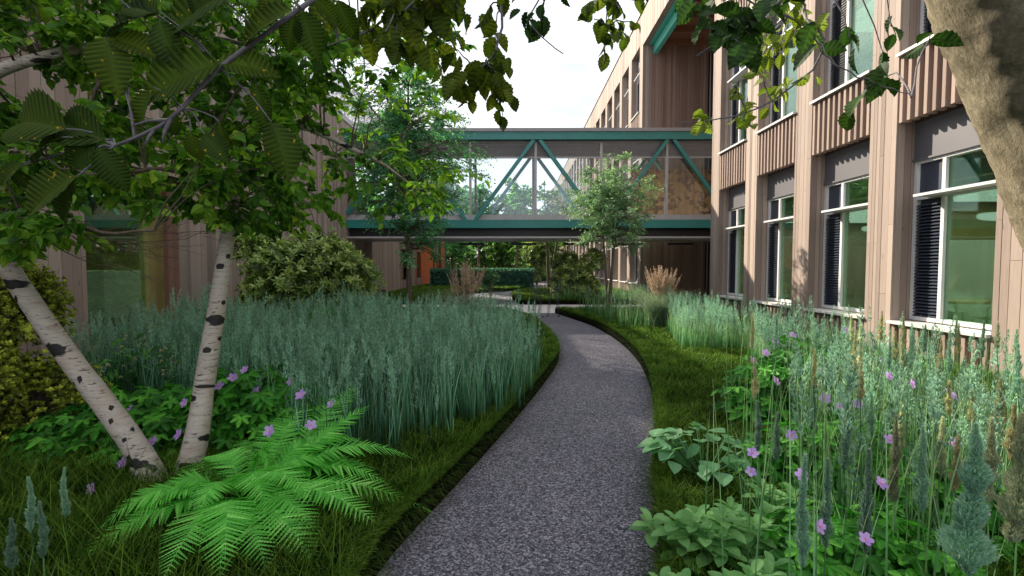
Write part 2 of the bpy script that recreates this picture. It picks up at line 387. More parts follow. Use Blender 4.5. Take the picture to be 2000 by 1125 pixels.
class MB:
    """collects boxes, bars and tubes into one mesh"""
    def __init__(s): s.v = []; s.q = []; s.t = []; s.var = []; s.n = 0
    def _add(s, vs, quads, tris=(), var=None):
        b = s.n
        s.v.extend(vs); s.n += len(vs)
        s.q.extend([tuple(i + b for i in f) for f in quads]); s.t.extend([tuple(i + b for i in f) for f in tris])
        s.var.extend([random.random() if var is None else var] * len(vs))
        return s
    def box(s, x0, x1, y0, y1, z0, z1, var=None):
        vs = [(x, y, z) for z in (z0, z1) for y in (y0, y1) for x in (x0, x1)]
        return s._add(vs, [(0, 2, 3, 1), (4, 5, 7, 6), (0, 1, 5, 4), (2, 6, 7, 3), (0, 4, 6, 2), (1, 3, 7, 5)], var=var)
    def bar(s, a, b, w, h, upv=(0, 0, 1), var=None):
        a = Vector(a); b = Vector(b); d = (b - a).normalized(); u = Vector(upv)
        sd = d.cross(u).normalized(); u2 = sd.cross(d).normalized()
        vs = []
        for p in (a, b):
            for i, j in ((-1, -1), (1, -1), (1, 1), (-1, 1)):
                vs.append(tuple(p + sd * (i * w / 2) + u2 * (j * h / 2)))
        return s._add(vs, [(0, 1, 2, 3), (7, 6, 5, 4), (0, 4, 5, 1), (1, 5, 6, 2), (2, 6, 7, 3), (3, 7, 4, 0)], var=var)
    def tube(s, pts, radii, n=8, var=None, cap=True):
        pts = [Vector(p) for p in pts]
        L = len(pts); vs = []; u = None
        for i, p in enumerate(pts):
            d = (pts[min(i + 1, L - 1)] - pts[max(i - 1, 0)])
            d = d.normalized() if d.length > 1e-9 else Vector((0, 0, 1))
            if u is None: u = d.orthogonal().normalized()
            u = (u - d * u.dot(d)); u = u.normalized() if u.length > 1e-6 else d.orthogonal().normalized()
            w_ = d.cross(u)
            r = radii[i] if hasattr(radii, '__len__') else radii
            for k in range(n):
                a = 2 * PI * k / n
                vs.append(tuple(p + u * (r * math.cos(a)) + w_ * (r * math.sin(a))))
        quads = [(i * n + k, i * n + (k + 1) % n, (i + 1) * n + (k + 1) % n, (i + 1) * n + k) for i in range(L - 1) for k in range(n)]
        tris = []
        if cap:
            for base in (0, (L - 1) * n):
                for k in range(1, n - 1): tris.append((base, base + k, base + k + 1))
        return s._add(vs, quads, tris, var)
    def build(s, name, mat, parent=None, smooth=False, vein=None):
        at_ = {'var': s.var}
        if vein is not None: at_['vein'] = vein
        fl = []
        if s.q: fl.append(np.array(s.q))
        if s.t: fl.append(np.array(s.t))
        return np_mesh(name, np.array(s.v), fl, mat, at_, smooth, parent)
def tag(o, label=None, cat=None, group=None, kind=None):
    if label: o['label'] = label
    if cat: o['category'] = cat
    if group: o['group'] = group
    if kind: o['kind'] = kind
    return o
def empty(name, loc=(0, 0, 0), label=None, cat=None, group=None):
    o = bpy.data.objects.new(name, None); o.location = loc; o.empty_display_size = 0.2
    col.objects.link(o)
    return tag(o, label, cat, group)
def copy_tree(o, parent=None, loc=None):
    c = o.copy(); col.objects.link(c); c.parent = parent
    if parent is not None: c.matrix_parent_inverse = o.matrix_parent_inverse.copy()
    if loc is not None: c.location = loc
    for ch in CH.get(o.name, []): copy_tree(ch, c)
    return c
CH = {}
def reg(o):
    """remember children for copy_tree"""
    for c in bpy.data.objects:
        if c.parent is not None: CH.setdefault(c.parent.name, [])
    def kids(p): return [c for c in bpy.data.objects if c.parent == p]
    st = [o]
    while st:
        p = st.pop(); CH[p.name] = kids(p); st.extend(CH[p.name])
    return o
def boards(mb, axis, fixed, a0, a1, z0, z1, face, wmin=0.08, wmax=0.2, th=0.022, gap=0.008, joints=True):
    """vertical boards on a wall. axis 'y': wall plane x=fixed facing `face` (+1/-1 along x); axis 'x': plane y=fixed facing along y."""
    a = a0
    while a < a1 - 1e-4:
        w_ = random.choice([wmin, (wmin + wmax) / 2, wmax]) if random.random() < .8 else random.uniform(wmin, wmax)
        b = min(a + w_, a1)
        if a1 - b < wmin * .5: b = a1
        t = th + random.uniform(0, 0.010)
        zs = [z0]
        if joints and (z1 - z0) > 2.5:
            zz = z0 + random.uniform(0.8, 4.5)
            while zz < z1 - .5: zs.append(zz); zz += random.uniform(3.2, 4.6)
        zs.append(z1)
        vb = random.random()
        for k in range(len(zs) - 1):
            za, zb = zs[k] + (0.002 if k else 0), zs[k + 1] - (0.002 if k < len(zs) - 2 else 0)
            f0, f1 = sorted((fixed, fixed + face * t))
            vv_ = min(1, max(0, vb + random.uniform(-.12, .12)))
            if axis == 'y': mb.box(f0, f1, a + gap / 2, b - gap / 2, za, zb, vv_)
            else: mb.box(a + gap / 2, b - gap / 2, f0, f1, za, zb, vv_)
        a = b

# leaf templates ---------------------------------------------------
def leaf_tpl(prof, fold=0.25, curl=0.15, slant=0.0, pleat=0.0, serr=0.0):
    """prof: half widths at equal stations (length 1). returns verts, quads, vein"""
    K = len(prof); V = []; vein = []
    for i, w_ in enumerate(prof):
        t = i / (K - 1); s = (1 + serr * (1 if i % 2 else -1)) if 0 < i < K - 1 else 1
        z0 = -curl * t * t
        pl = pleat * (1 if i % 2 else -1) * (1 if 0 < i < K - 1 else 0)
        yy = min(1.0, t + slant * w_)
        V += [(-w_ * s, yy, z0 + fold * w_ + pl), (0, t, z0), (w_ * s, yy, z0 + fold * w_ + pl)]
        vein += [1.0 if i % 2 else 0.0, 0.9, 1.0 if i % 2 else 0.0]
    Q = []
    for i in range(K - 1):
        a = 3 * i
        Q += [(a, a + 1, a + 4, a + 3), (a + 1, a + 2, a + 5, a + 4)]
    return np.array(V, float), np.array(Q), np.array(vein)
def pf(n, peak=0.4, w=0.33, tipp=1.2):
    out = []
    for i in range(n):
        t = i / (n - 1)
        v = (math.sin(PI * t ** (math.log(0.5) / math.log(peak)))) ** (0.8 if t < peak else tipp)
        out.append(max(0.004, w * v))
    return out
TP_SMALL = leaf_tpl(pf(4, 0.4, 0.34, 1.0))
TP_MED = leaf_tpl(pf(6, 0.4, 0.32, 1.0), 0.3, 0.25)
TP_HORN = leaf_tpl(pf(27, 0.36, 0.31, 0.9), 0.28, 0.30, 0.45, 0.017, 0.05)
TP_HORN_LO = leaf_tpl(pf(13, 0.36, 0.34, 0.9), 0.28, 0.30, 0.35, 0.018, 0.08)
TP_LANCE = leaf_tpl(pf(5, 0.45, 0.16, 1.0), 0.2, 0.25)
TP_RHODO = leaf_tpl(pf(5, 0.55, 0.15, 0.8), 0.25, 0.2)
TP_TINY = (np.array([(0, 0, 0), (-0.28, 0.5, 0.06), (0.28, 0.5, 0.06), (0, 1, -0.05)], float), np.array([(0, 2, 3, 1)]), np.zeros(4))
TP_HEART = leaf_tpl([0.10, 0.40, 0.46, 0.44, 0.40, 0.33, 0.25, 0.15, 0.01], 0.18, 0.18, 0.12, 0.006, 0.0)
TP_OVAL = leaf_tpl(pf(9, 0.5, 0.27, 0.7), 0.22, 0.25, 0.2, 0.006, 0.0)
def norm(a): return a / np.maximum(np.linalg.norm(a, axis=-1, keepdims=True), 1e-9)
def inst(tpl, pos, dirs, normals, scale, var=None):
    V, Q, vn = tpl
    N_ = len(pos); dirs = norm(dirs); side = norm(np.cross(dirs, normals)); nz = np.cross(side, dirs)
    scale = np.broadcast_to(np.asarray(scale, float), (N_,))
    P = (V[None, :, 0, None] * side[:, None, :] + V[None, :, 1, None] * dirs[:, None, :] + V[None, :, 2, None] * nz[:, None, :]) * scale[:, None, None] + pos[:, None, :]
    n = len(V)
    Fq = (Q[None] + (np.arange(N_) * n)[:, None, None]).reshape(-1, Q.shape[1])
    if var is None: var = RNG.random(N_)
    return P.reshape(-1, 3), Fq, np.repeat(var, n), np.tile(vn, N_)
def merge(parts):
    V = []; Q = []; va = []; ve = []; b = 0
    for P, Fq, a, v in parts:
        V.append(P); Q.append(Fq + b); va.append(a); ve.append(v); b += len(P)
    ks = sorted(set(q.shape[1] for q in Q))
    return np.concatenate(V), [np.concatenate([q for q in Q if q.shape[1] == k]) for k in ks], np.concatenate(va), np.concatenate(ve)
def build_parts(name, parts, mat, parent=None, smooth=False):
    V, Fl, va, ve = merge(parts)
    return np_mesh(name, V, Fl, mat, {'var': va, 'vein': ve}, smooth, parent)
def blades(roots, h, w, lean_dir, lean, S=3, var=None, droop=0.0):
    """h,w,lean arrays; lean_dir (N,3) horizontal unit"""
    N_ = len(roots); s = np.linspace(0, 1, S + 1)
    h = np.broadcast_to(h, (N_,)); w = np.broadcast_to(w, (N_,)); lean = np.broadcast_to(lean, (N_,))
    up = np.zeros((N_, 3)); up[:, 2] = 1
    P = roots[:, None, :] + up[:, None, :] * (h[:, None] * (s - droop * s ** 3))[:, :, None] + lean_dir[:, None, :] * (h * lean)[:, None, None] * (s ** 2)[None, :, None]
    a = RNG.random(N_) * 2 * PI
    wd = np.stack([np.cos(a), np.sin(a), np.zeros(N_)], 1)
    ww = (w[:, None] * (1 - s ** 1.6 * 0.93))[:, :, None] * 0.5
    A = P - wd[:, None, :] * ww; B = P + wd[:, None, :] * ww
    V = np.stack([A, B], 2).reshape(-1, 3)
    base = np.arange(N_) * 2 * (S + 1)
    q = np.array([(2 * i, 2 * i + 1, 2 * i + 3, 2 * i + 2) for i in range(S)])
    Fq = (q[None] + base[:, None, None]).reshape(-1, 4)
    if var is None: var = RNG.random(N_)
    return V, Fq, np.repeat(var, 2 * (S + 1)), np.tile(np.repeat(s, 2), N_)
def rdir(n):
    a = RNG.random(n) * 2 * PI
    return np.stack([np.cos(a), np.sin(a), np.zeros(n)], 1)
def rsph(n): return norm(RNG.normal(size=(n, 3)))
def inpoly(P, poly):
    x, y = P[:, 0], P[:, 1]; r = np.zeros(len(P), bool); n = len(poly)
    for i in range(n):
        x0, y0 = poly[i][0], poly[i][1]; x1, y1 = poly[(i + 1) % n][0], poly[(i + 1) % n][1]
        if y0 == y1: continue
        c = ((y0 > y) != (y1 > y)) & (x < (x1 - x0) * (y - y0) / (y1 - y0) + x0)
        r ^= c
    return r
def smooth_line(pts, n=6):
    out = []
    P = [Vector((p[0], p[1], 0)) for p in pts]
    for i in range(len(P) - 1):
        p0 = P[max(i - 1, 0)]; p1 = P[i]; p2 = P[i + 1]; p3 = P[min(i + 2, len(P) - 1)]
        for k in range(n):
            t = k / n
            q = 0.5 * ((2 * p1) + (p2 - p0) * t + (2 * p0 - 5 * p1 + 4 * p2 - p3) * t * t + (-p0 + 3 * p1 - 3 * p2 + p3) * t ** 3)
            out.append((q.x, q.y))
    out.append((P[-1].x, P[-1].y))
    return out
def poly_slab(name, poly, z0, z1, mat, kind='structure'):
    bm = bmesh.new()
    vs = [bm.verts.new((p[0], p[1], z1)) for p in poly]
    es = [bm.edges.new((vs[i], vs[(i + 1) % len(vs)])) for i in range(len(vs))]
    bmesh.ops.triangle_fill(bm, use_beauty=True, edges=es)
    for f in bm.faces:
        if f.normal.z < 0: f.normal_flip()
    if z0 is not None:
        lo_ = [bm.verts.new((p[0], p[1], z0)) for p in poly]
        for i in range(len(vs)):
            j = (i + 1) % len(vs)
            bm.faces.new((lo_[i], lo_[j], vs[j], vs[i]))
    me = bpy.data.meshes.new(name); bm.to_mesh(me); bm.free(); me.materials.append(mat)
    o = bpy.data.objects.new(name, me); col.objects.link(o)
    return tag(o, kind=kind)
exec_parts = True

# ================================================================== SETTING
Lpx = [(640, 1290), (735, 1125), (800, 1045), (850, 992), (900, 938), (960, 872), (1022, 800), (1062, 750), (1086, 715), (1092, 698), (1086, 678), (1070, 655), (1050, 637), (1022, 622), (985, 613)]
Rpx = [(1310, 1290), (1290, 1125), (1284, 1050), (1276, 960), (1280, 880), (1277, 800), (1266, 745), (1242, 700), (1205, 665), (1160, 638), (1110, 620), (1085, 613)]
Lg = [tuple(on(x, y))[:2] for x, y in Lpx]; Rg = [tuple(on(x, y))[:2] for x, y in Rpx]
Lg = [(Lg[0][0] - 0.9, -2.5), (Lg[0][0] - .25, 0.3)] + Lg
Rg = [(Rg[0][0] - 0.3, -2.5), (Rg[0][0] - .05, 0.3)] + Rg
CY0, CY1 = 16.4, 19.9
Lg[-1] = (Lg[-1][0], CY0); Rg[-1] = (Rg[-1][0], CY0)
LS = smooth_line(Lg, 6); RS = smooth_line(Rg, 6)
XW = -6.9; XE = 6.2
ground = poly_slab('ground', [(-400, -60), (400, -60), (400, 900), (-400, 900)], None, -0.06, MT['ground'])
poly_slab('path', [(-9, -6), (6, -6), (6, CY0), (-9, CY0)], None, 0.0, MT['gravel'])
cross = poly_slab('cross_path', [(XW, CY0), (6.2, CY0), (9.3, CY0), (9.3, CY1), (XW, CY1)], -0.05, 0.006, MT['concrete'])
far_path_px = [(930, 596.0), (1018, 596.0), (1001, 586), (999, 578), (1003, 574), (960, 572.5), (900, 575), (880, 585)]
FP = [tuple(on(x, y))[:2] for x, y in far_path_px]
FP[0] = (FP[0][0], CY1); FP[1] = (FP[1][0], CY1)
poly_slab('far_path', [(-7, CY1), (6.2, CY1), (6.2, 60), (-7, 60)], None, -0.002, MT['gravel'])
BT = 0.15
leftbed = LS + [(XW, CY0)] + [(XW, -2.5)]
rightbed = list(RS) + [(XE + .35, CY0), (XE + .35, -2.5)]
poly_slab('planting_bed', leftbed, -0.02, BT, MT['soil'])
poly_slab('planting_bed', rightbed, -0.02, BT, MT['soil'])
FPs = [FP[1]] + [FP[2], FP[3], FP[4]]
farR = [(FP[1][0], CY1), FP[2], FP[3], (FP[4][0] + .4, FP[4][1] + 1.0), (2.0, 31.0), (6.15, 33.0), (6.15, CY1)]
farL = [(XW + .2, CY1), (FP[0][0] - 1.6, CY1), (FP[7][0] + .1, FP[7][1] + .3), (FP[6][0], FP[6][1]), (-1.2, 29.5), (0.6, 31.5), (0.9, 36.5), (XW + .2, 36.5)]
poly_slab('lawn', farR, -0.03, BT, MT['soil'])
poly_slab('lawn', farL, -0.03, BT, MT['soil'])

# ================================================================== RIGHT BUILDING
PIT = 2.3; N0 = 8.05; FH = 4.3
bay_protos = {}
def make_window(parent, loc, detail=2, big_glass='glass'):
    """local frame: y from -1.7 to 0, z from 0.7 to 3.9; wall plane x=0.4 behind pilaster faces at x=0"""
    key = (detail, big_glass)
    if key in bay_protos:
        return copy_tree(bay_protos[key], parent, loc)
    f = MB(); xg = 0.36
    f.box(xg - .05, xg + .06, -1.70, -1.64, .72, 3.30); f.box(xg - .05, xg + .06, -.06, 0, .72, 3.30)
    f.box(xg - .05, xg + .06, -1.64, -.06, .72, .78); f.box(xg - .05, xg + .06, -1.64, -.06, 3.24, 3.30)
    f.box(xg - .048, xg + .058, -.58, -.52, .78, 3.24)
    f.box(xg - .046, xg + .056, -1.64, -.58, 2.66, 2.72); f.box(xg - .046, xg + .056, -.52, -.06, 2.66, 2.72)
    fo = f.build('window', MT['frame'], parent); fo.location = loc
    g = MB(); g.box(xg + .0, xg + .012, -1.64, -.58, .78, 2.66); g.box(xg + .0, xg + .012, -1.64, -.58, 2.72, 3.24)
    g.build('pane', MT[big_glass], fo)
    if detail >= 1:
        l = MB()
        l.box(xg + .03, xg + .05, -.52, -.06, .78, 2.66); l.box(xg + .0, xg + .03, -.52, -.06, 2.72, 3.24)
        zz = .80
        while zz < 2.62:
            l._add([(xg - .045, -.52, zz), (xg - .045, -.06, zz), (xg + .025, -.52, zz + .035), (xg + .025, -.06, zz + .035),
                    (xg - .045, -.52, zz - .012), (xg - .045, -.06, zz - .012), (xg + .025, -.52, zz + .023), (xg + .025, -.06, zz + .023)],
                   [(0, 1, 3, 2), (4, 6, 7, 5), (0, 4, 5, 1), (2, 3, 7, 6), (0, 2, 6, 4), (1, 5, 7, 3)])
            zz += .052
        l.build('louvre', MT['navy'], fo)
        s = MB(); s.box(-.06, xg - .05, -1.70, 0, .655, .70); s.build('sill', MT['sill'], fo)
        h = MB(); h.box(.06, xg - .05, -1.70, -.30, 2.68, 2.72); h.build('light_shelf', MT['frame'], fo)
    bay_protos[key] = reg(fo)
    return fo
panel_proto = None
def make_spandrel(parent, loc, z0=3.3, has_fins=True):
    global panel_proto
    if panel_proto is None:
        p = MB(); p.box(.30, .44, -1.70, 0, 3.30, 3.90); p.box(.27, .299, -1.70, 0, 3.285, 3.315)
        po = p.build('slate_panel', MT['panel'], parent); po.location = loc
        panel_proto = reg(po)
        return po
    return copy_tree(panel_proto, parent, loc)
fin_protos = []
def make_fins(parent, loc, h):
    """batten screen of height h, z from 0"""
    for hh, o in fin_protos:
        if abs(hh - h) < 1e-6: return copy_tree(o, parent, loc)
    b = MB(); n = 11
    for i in range(n):
        y = -1.63 + i * (1.56 / (n - 1))
        b.box(.0, .17, y - .030, y + .030, 0, h)
    b.box(.02, .28, -1.70, -1.702, 0, h)
    o = b.build('batten_screen', MT['batten'], parent); o.location = loc
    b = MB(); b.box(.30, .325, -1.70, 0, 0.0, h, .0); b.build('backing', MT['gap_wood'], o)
    fin_protos.append((h, reg(o)))
    return o
pil_protos = {}
def make_pilaster(parent, loc, width, ztop, variants=4):
    key = (round(width, 3), ztop)
    L = pil_protos.setdefault(key, [])
    if len(L) >= variants:
        return copy_tree(random.choice(L), parent, loc)
    b = MB(); b.box(.03, .62, .03, width - .03, 0, ztop, var=0.0)
    boards(b, 'y', .03, 0.0, width, .06, ztop, -1, .08, .15)
    boards(b, 'x', .03, .03, .45, .06, ztop, -1, .08, .15)
    boards(b, 'x', width - .03, .03, .45, .06, ztop, 1, .08, .15)
    o = b.build('pilaster', MT['wood'], parent); o.location = loc
    L.append(reg(o))
    return o
def facade(parent, n_list, floors, near=True, ztop=12.5):
    for idx, Nk in enumerate(n_list):
        wd = .60
        make_pilaster(parent, (XE, Nk, 0), wd, ztop, 5 if near else 3)
    for idx, Nk in enumerate(n_list[:-1] if False else n_list):
        if idx == 0: continue
        for fl in range(floors):
            z = fl * FH
            dist = Nk
            det = 2 if Nk < 45 else 1
            make_window(parent, (XE, Nk, z), det if Nk < 60 else 0, 'glass' if near else 'dark_glass')
            make_spandrel(parent, (XE, Nk, z))
            if fl == 0: make_fins(parent, (XE, Nk, .06), .59)
            if fl < floors - 1: make_fins(parent, (XE, Nk, 3.9 + z), 1.05)

rb = empty('classroom_building', (0, 0, 0), 'timber clad classroom block with deep pilasters, green windows and batten screens close on the right', 'building')
nn = [N0 + PIT * k for k in range(-4, 4)]
facade(rb, nn, 3, True)
# widen last pilaster slightly + parapet
b = MB(); boards(b, 'y', XE + .03, nn[0], 15.6, 12.5, 13.95, -1, .1, .2, joints=False); b.box(XE + .03, XE + .3, nn[0], 15.6, 12.5, 13.95, .0)
b.build('parapet', MT['wood'], rb)
b = MB(); b.box(XE - .05, XE + .35, nn[0], 15.62, 13.95, 14.02); b.build('coping', MT['grey'], rb)
b = MB(); b.box(XE + .42, 14, nn[0], 15.6, 12.6, 12.9); b.box(13.6, 14, nn[0], 15.6, 0, 12.6); b.box(XE + .42, 13.6, nn[0], nn[0] + .2, 0, 12.6)
boards(b, 'x', 15.55, XE + .1, 9.4, 0.0, 12.5, 1); b.box(XE + .42, 13.6, 15.35, 15.54, 0, 12.6)
b.build('end_wall', MT['wood'], rb)
b = MB()
for fl in range(3):
    z = fl * FH
    b.box(XE + .45, 13.6, nn[0] + .2, 15.35, z + 3.34, z + 4.95 if fl < 2 else z + 3.9)
b.box(XE + .45, 13.6, nn[0] + .2, 15.35, 0, .18)
b.build('floor_slab', MT['ochre'], rb)
b = MB()
for fl in range(3):
    z = fl * FH
    b.box(XE + .45, XE + .6, nn[0] + .2, 15.35, z + 0.06, z + .66 if fl == 0 else z + .7)
    b.box(12.4, 12.5, nn[0] + .2, 15.35, z + (.18 if fl == 0 else .65), z + 2.15)
    for yy in (3.4, 10.4):
        b.box(9.0, 12.4, yy, yy + .15, z + (.18 if fl == 0 else .65), z + 2.15)
b.build('inner_wall', MT['pale'], rb)
b = MB()
for fl in range(3):
    z = fl * FH
    b.box(12.4, 12.5, nn[0] + .2, 15.35, z + 2.16, z + 3.33)
    for yy in (3.4, 10.4): b.box(9.0, 12.4, yy, yy + .15, z + 2.16, z + 3.33)
b.build('upper_inner_wall', MT['ochre'], rb)
b = MB()
for fl in range(3):
    z = fl * FH
    for xx in (7.4, 8.6, 9.8, 11.0): b.box(xx, xx + .16, nn[0] + .2, 15.35, z + 3.05, z + 3.33)
b.build('ceiling_beam', MT['pale'], rb)

# pendants
def pendant(x, y, z, lab):
    t = empty('pendant_lamp', (x, y, z), lab, 'lamp', 'oblong white lamps hanging in the classroom')
    mb = MB(); n = 12
    pts = []; rr = []
    for i in range(n + 1):
        a = -PI / 2 + PI * i / n
        pts.append((0.5 * math.copysign(abs(math.sin(a)) ** .6, math.sin(a)), 0, 0)); rr.append(max(.01, .075 * math.cos(a) ** .5 if math.cos(a) > 1e-6 else .01))
    mb.tube(pts, rr, 12); mb.build('lamp_shade', MT['lamp'], t, True)
    c = MB(); c.tube([(0, 0, .07), (0, 0, .9)], .006, 6); c.build('cord', MT['grey'], t)
    return t
for i, y in enumerate((4.0, 6.1, 8.2, 10.9, 13.2)):
    for j, x in enumerate((8.2, 10.0)):
        pendant(x, y, 2.42, 'white oblong pendant lamp glowing behind the green classroom glass')
def table(x, y, lab):
    t = empty('classroom_table', (x, y, .18), lab, 'table', 'tables inside the classroom')
    mb = MB(); mb.box(-.7, .7, -.35, .35, .70, .74); mb.build('table_top', MT['table'], t)
    for sx_ in (-.62, .62):
        for sy_ in (-.28, .28):
            l = MB(); l.tube([(sx_, sy_, 0), (sx_, sy_, .70)], .02, 8); l.build('leg', MT['frame'], t)
def chair(x, y, rz, lab):
    t = empty('shell_chair', (x, y, .18), lab, 'chair', 'white shell chairs inside the classroom'); t.rotation_euler.z = rz
    V = []; n = 9
    for i in range(n):
        s = i / (n - 1)
        if s < .5: cx, cz = -.2 + .4 * s / .5, .45 - .02 * math.sin(PI * s / .5)
        else: cx, cz = .2 + .06 * (s - .5) / .5, .45 + .38 * (s - .5) / .5
        for k in range(7):
            u = (k - 3) / 3
            wdt = .21 * (1 - .25 * (s ** 4))
            V.append((cx, u * wdt, cz + .05 * u * u * (1 if s < .6 else 0)))
    Q = [(i * 7 + k, i * 7 + k + 1, (i + 1) * 7 + k + 1, (i + 1) * 7 + k) for i in range(n - 1) for k in range(6)]
    o = np_mesh('seat', np.array(V), [np.array(Q)], MT['pale'], {'var': np.zeros(len(V))}, True, t)
    sm = o.modifiers.new('thick', 'SOLIDIFY'); sm.thickness = .012
    for sx_ in (-.16, .16):
        for sy_ in (-.16, .16):
            l = MB(); l.tube([(sx_ * 1.15, sy_ * 1.15, 0), (sx_ * .8, sy_ * .8, .44)], .012, 6); l.build('leg', MT['grey'], t)
table(9.0, 9.55, 'birch topped table by the white chairs behind the nearest full window')
table(9.2, 7.6, 'birch topped table nearer the glass behind the nearest full window')
for k, (x, y, r) in enumerate([(8.5, 10.2, 1.6), (9.1, 10.2, 1.5), (8.6, 8.9, -1.6), (9.3, 8.9, -1.4), (8.8, 8.25, 1.5), (9.5, 8.25, 1.7)]):
    chair(x, y, r, 'white shell chair at a table behind the nearest full window')

# ------------------------------------------------ far wing on the right
fb = empty('far_timber_wing', (0, 0, 0), 'long three storey timber wing receding beyond the footbridge with narrow dark windows', 'building')
fn = [N0 + PIT * k for k in range(7, 35)]
FY0, FY1 = fn[0], fn[-1] + .6
facade(fb, fn, 3, False)
b = MB(); boards(b, 'y', XE + .03, FY0, FY1, 12.5, 13.95, -1, .12, .3, joints=False); b.box(XE + .03, XE + .3, FY0, FY1, 12.5, 13.95, .0)
boards(b, 'y', XE + .03, 15.6, FY0, 12.3, 13.95, -1, .1, .2, joints=False); b.box(XE + .03, XE + .28, 15.6, FY0, 12.3, 13.95, .0)
b.build('parapet', MT['wood'], fb)
b = MB(); b.box(XE - .05, XE + .35, 15.6, FY1, 13.95, 14.02); b.build('coping', MT['grey'], fb)
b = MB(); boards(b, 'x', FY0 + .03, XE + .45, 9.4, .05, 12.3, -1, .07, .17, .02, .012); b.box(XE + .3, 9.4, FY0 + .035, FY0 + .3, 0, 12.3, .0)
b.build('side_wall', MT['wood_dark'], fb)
b = MB(); b.box(XE + .55, 13, FY0 + .35, FY1, 0, 12.45); b.build('core_wall', MT['backing'], fb)
b = MB(); b.box(XE + .3, 13, 15.6, FY0, 12.4, 13.9); boards_ = None
for k in range(7):
    yy = 16.2 + k * 1.25
    b.box(XE + .72, 9.5, yy, yy + .12, 12.12, 12.4, .6)
b.build('canopy_ceiling', MT['ceil_wood'], fb)
b = MB(); b.box(XE + .5, XE + .70, 15.7, FY0 - .02, 11.85, 12.28); b.box(XE + .28, XE + .5, 15.7, FY0 - .02, 12.30, 12.33); b.build('edge_beam', MT['mint'], fb)
b = MB()
for k in range(5): b.box(9.40, 9.47, 15.7 + k * 2.05, 15.78 + k * 2.05, 0, 12.3)
for z in (0.0, 3.3, 4.3, 7.6, 8.6, 12.0): b.box(9.395, 9.475, 15.65, FY0, z, z + .1)
b.build('glazed_wall', MT['grey'], fb)
g = MB(); g.box(9.42, 9.435, 15.7, FY0, .1, 12.0); g.build('glass', MT['dark_glass'], fb)
b = MB(); b.box(11.5, 11.7, 15.6, FY0 + .3, 0, 12.3); b.build('lobby_wall', MT['panel'], fb)

# ------------------------------------------------ left building
lb = empty('timber_block', (0, 0, 0), 'timber clad block on the left with one deep green window and speckled roof screen', 'building')
b = MB()
LZ = 7.45
boards(b, 'y', XW - .03, -4.0, 7.8, .05, LZ, 1, .14, .21)
boards(b, 'y', XW - .03, 10.0, 21.2, .05, LZ, 1, .12, .2)
boards(b, 'y', XW - .03, 7.8, 10.0, 3.4, LZ, 1, .14, .21, joints=False)
boards(b, 'x', 21.17, -9.0, XW, .05, LZ, 1, .14, .2)
b.box(XW - .3, XW - .035, -4, 7.8, 0, LZ, 0.0); b.box(XW - .3, XW - .035, 10.06, 21.16, 0, LZ, 0.0); b.box(XW - .3, XW - .035, 7.8, 10.06, 3.45, LZ, 0.0)
b.build('wall', MT['wood'], lb)
b = MB(); boards(b, 'x', 10.05, XW - .5, XW - .03, .05, 3.4, -1, .1, .14, joints=False); b.box(XW - .5, XW - .05, 10.06, 10.3, 0, 3.4, 0.)
b.build('reveal', MT['wood_red'], lb)
b = MB(); b.box(XW - .36, XW + .04, -4, 21.22, LZ, LZ + .22); b.build('fascia', MT['grey_light'], lb)
b = MB(); b.box(-14, XW - .36, -4, 26.4, LZ - .1, LZ + .1); b.box(XW - .4, XW - .02, 21.23, 26.4, LZ, LZ + .2); b.build('roof', MT['grey'], lb)
b = MB(); b.box(XW - .12, XW - .10, -4, 26.2, LZ + .23, 9.25); b.build('roof_screen', MT['screen'], lb)
b = MB()
for k in range(12): b.tube([(XW - .15, -3 + k * 2.6, LZ + .2), (XW - .15, -3 + k * 2.6, 9.3)], .03, 6)
b.box(XW - .14, XW - .08, -4, 26.2, 9.25, 9.31)
b.build('screen_post', MT['grey'], lb)
f = MB(); xg = XW - .42
f.box(xg - .04, xg + .06, 7.8, 7.9, .1, 3.4); f.box(xg - .06, xg + .10, 9.55, 9.75, .1, 3.4); f.box(xg - .04, xg + .06, 7.9, 9.55, 3.3, 3.4); f.box(xg - .04, xg + .06, 7.9, 9.55, .1, .2)
f.box(xg - .04, xg + .06, 9.75, 10.04, .1, 3.4)
fo = f.build('window', MT['ochre'], lb)
g = MB(); g.box(xg, xg + .012, 7.9, 9.55, .2, 3.3); g.build('pane', MT['glass'], fo)
g = MB(); g.box(xg + .06, XW + .10, 7.75, 10.0, .06, .10); g.build('sill', MT['sill'], fo)
b = MB(); b.box(-12, -7.5, 4, 14, -.02, .1); b.build('room_floor', MT['floor'], lb)
b = MB(); b.box(-12, -11.9, 4, 15, .1, 1.45); b.box(-12, -7.6, 14.0, 14.1, .1, 1.45); b.build('inner_wall', MT['pale'], lb)
b = MB(); b.box(-12, -11.9, 4, 15, 1.46, 3.6); b.box(-12, -7.6, 14.0, 14.1, 1.46, 3.6); b.box(-12, -7.3, 4, 14, 3.5, 3.7); b.build('upper_inner_wall', MT['ochre'], lb)
b = MB(); b.box(-8.9, -8.5, 11.6, 11.9, .1, 3.5); b.build('inner_column', MT['black'], lb)
b = MB(); boards(b, 'y', XW - 1.6, 21.2, 23.0, .0, LZ, 1, .12, .2); b.box(XW - 1.9, XW - 1.62, 21.2, 23.0, 0, LZ); b.build('recess_wall', MT['wood_red'], lb)

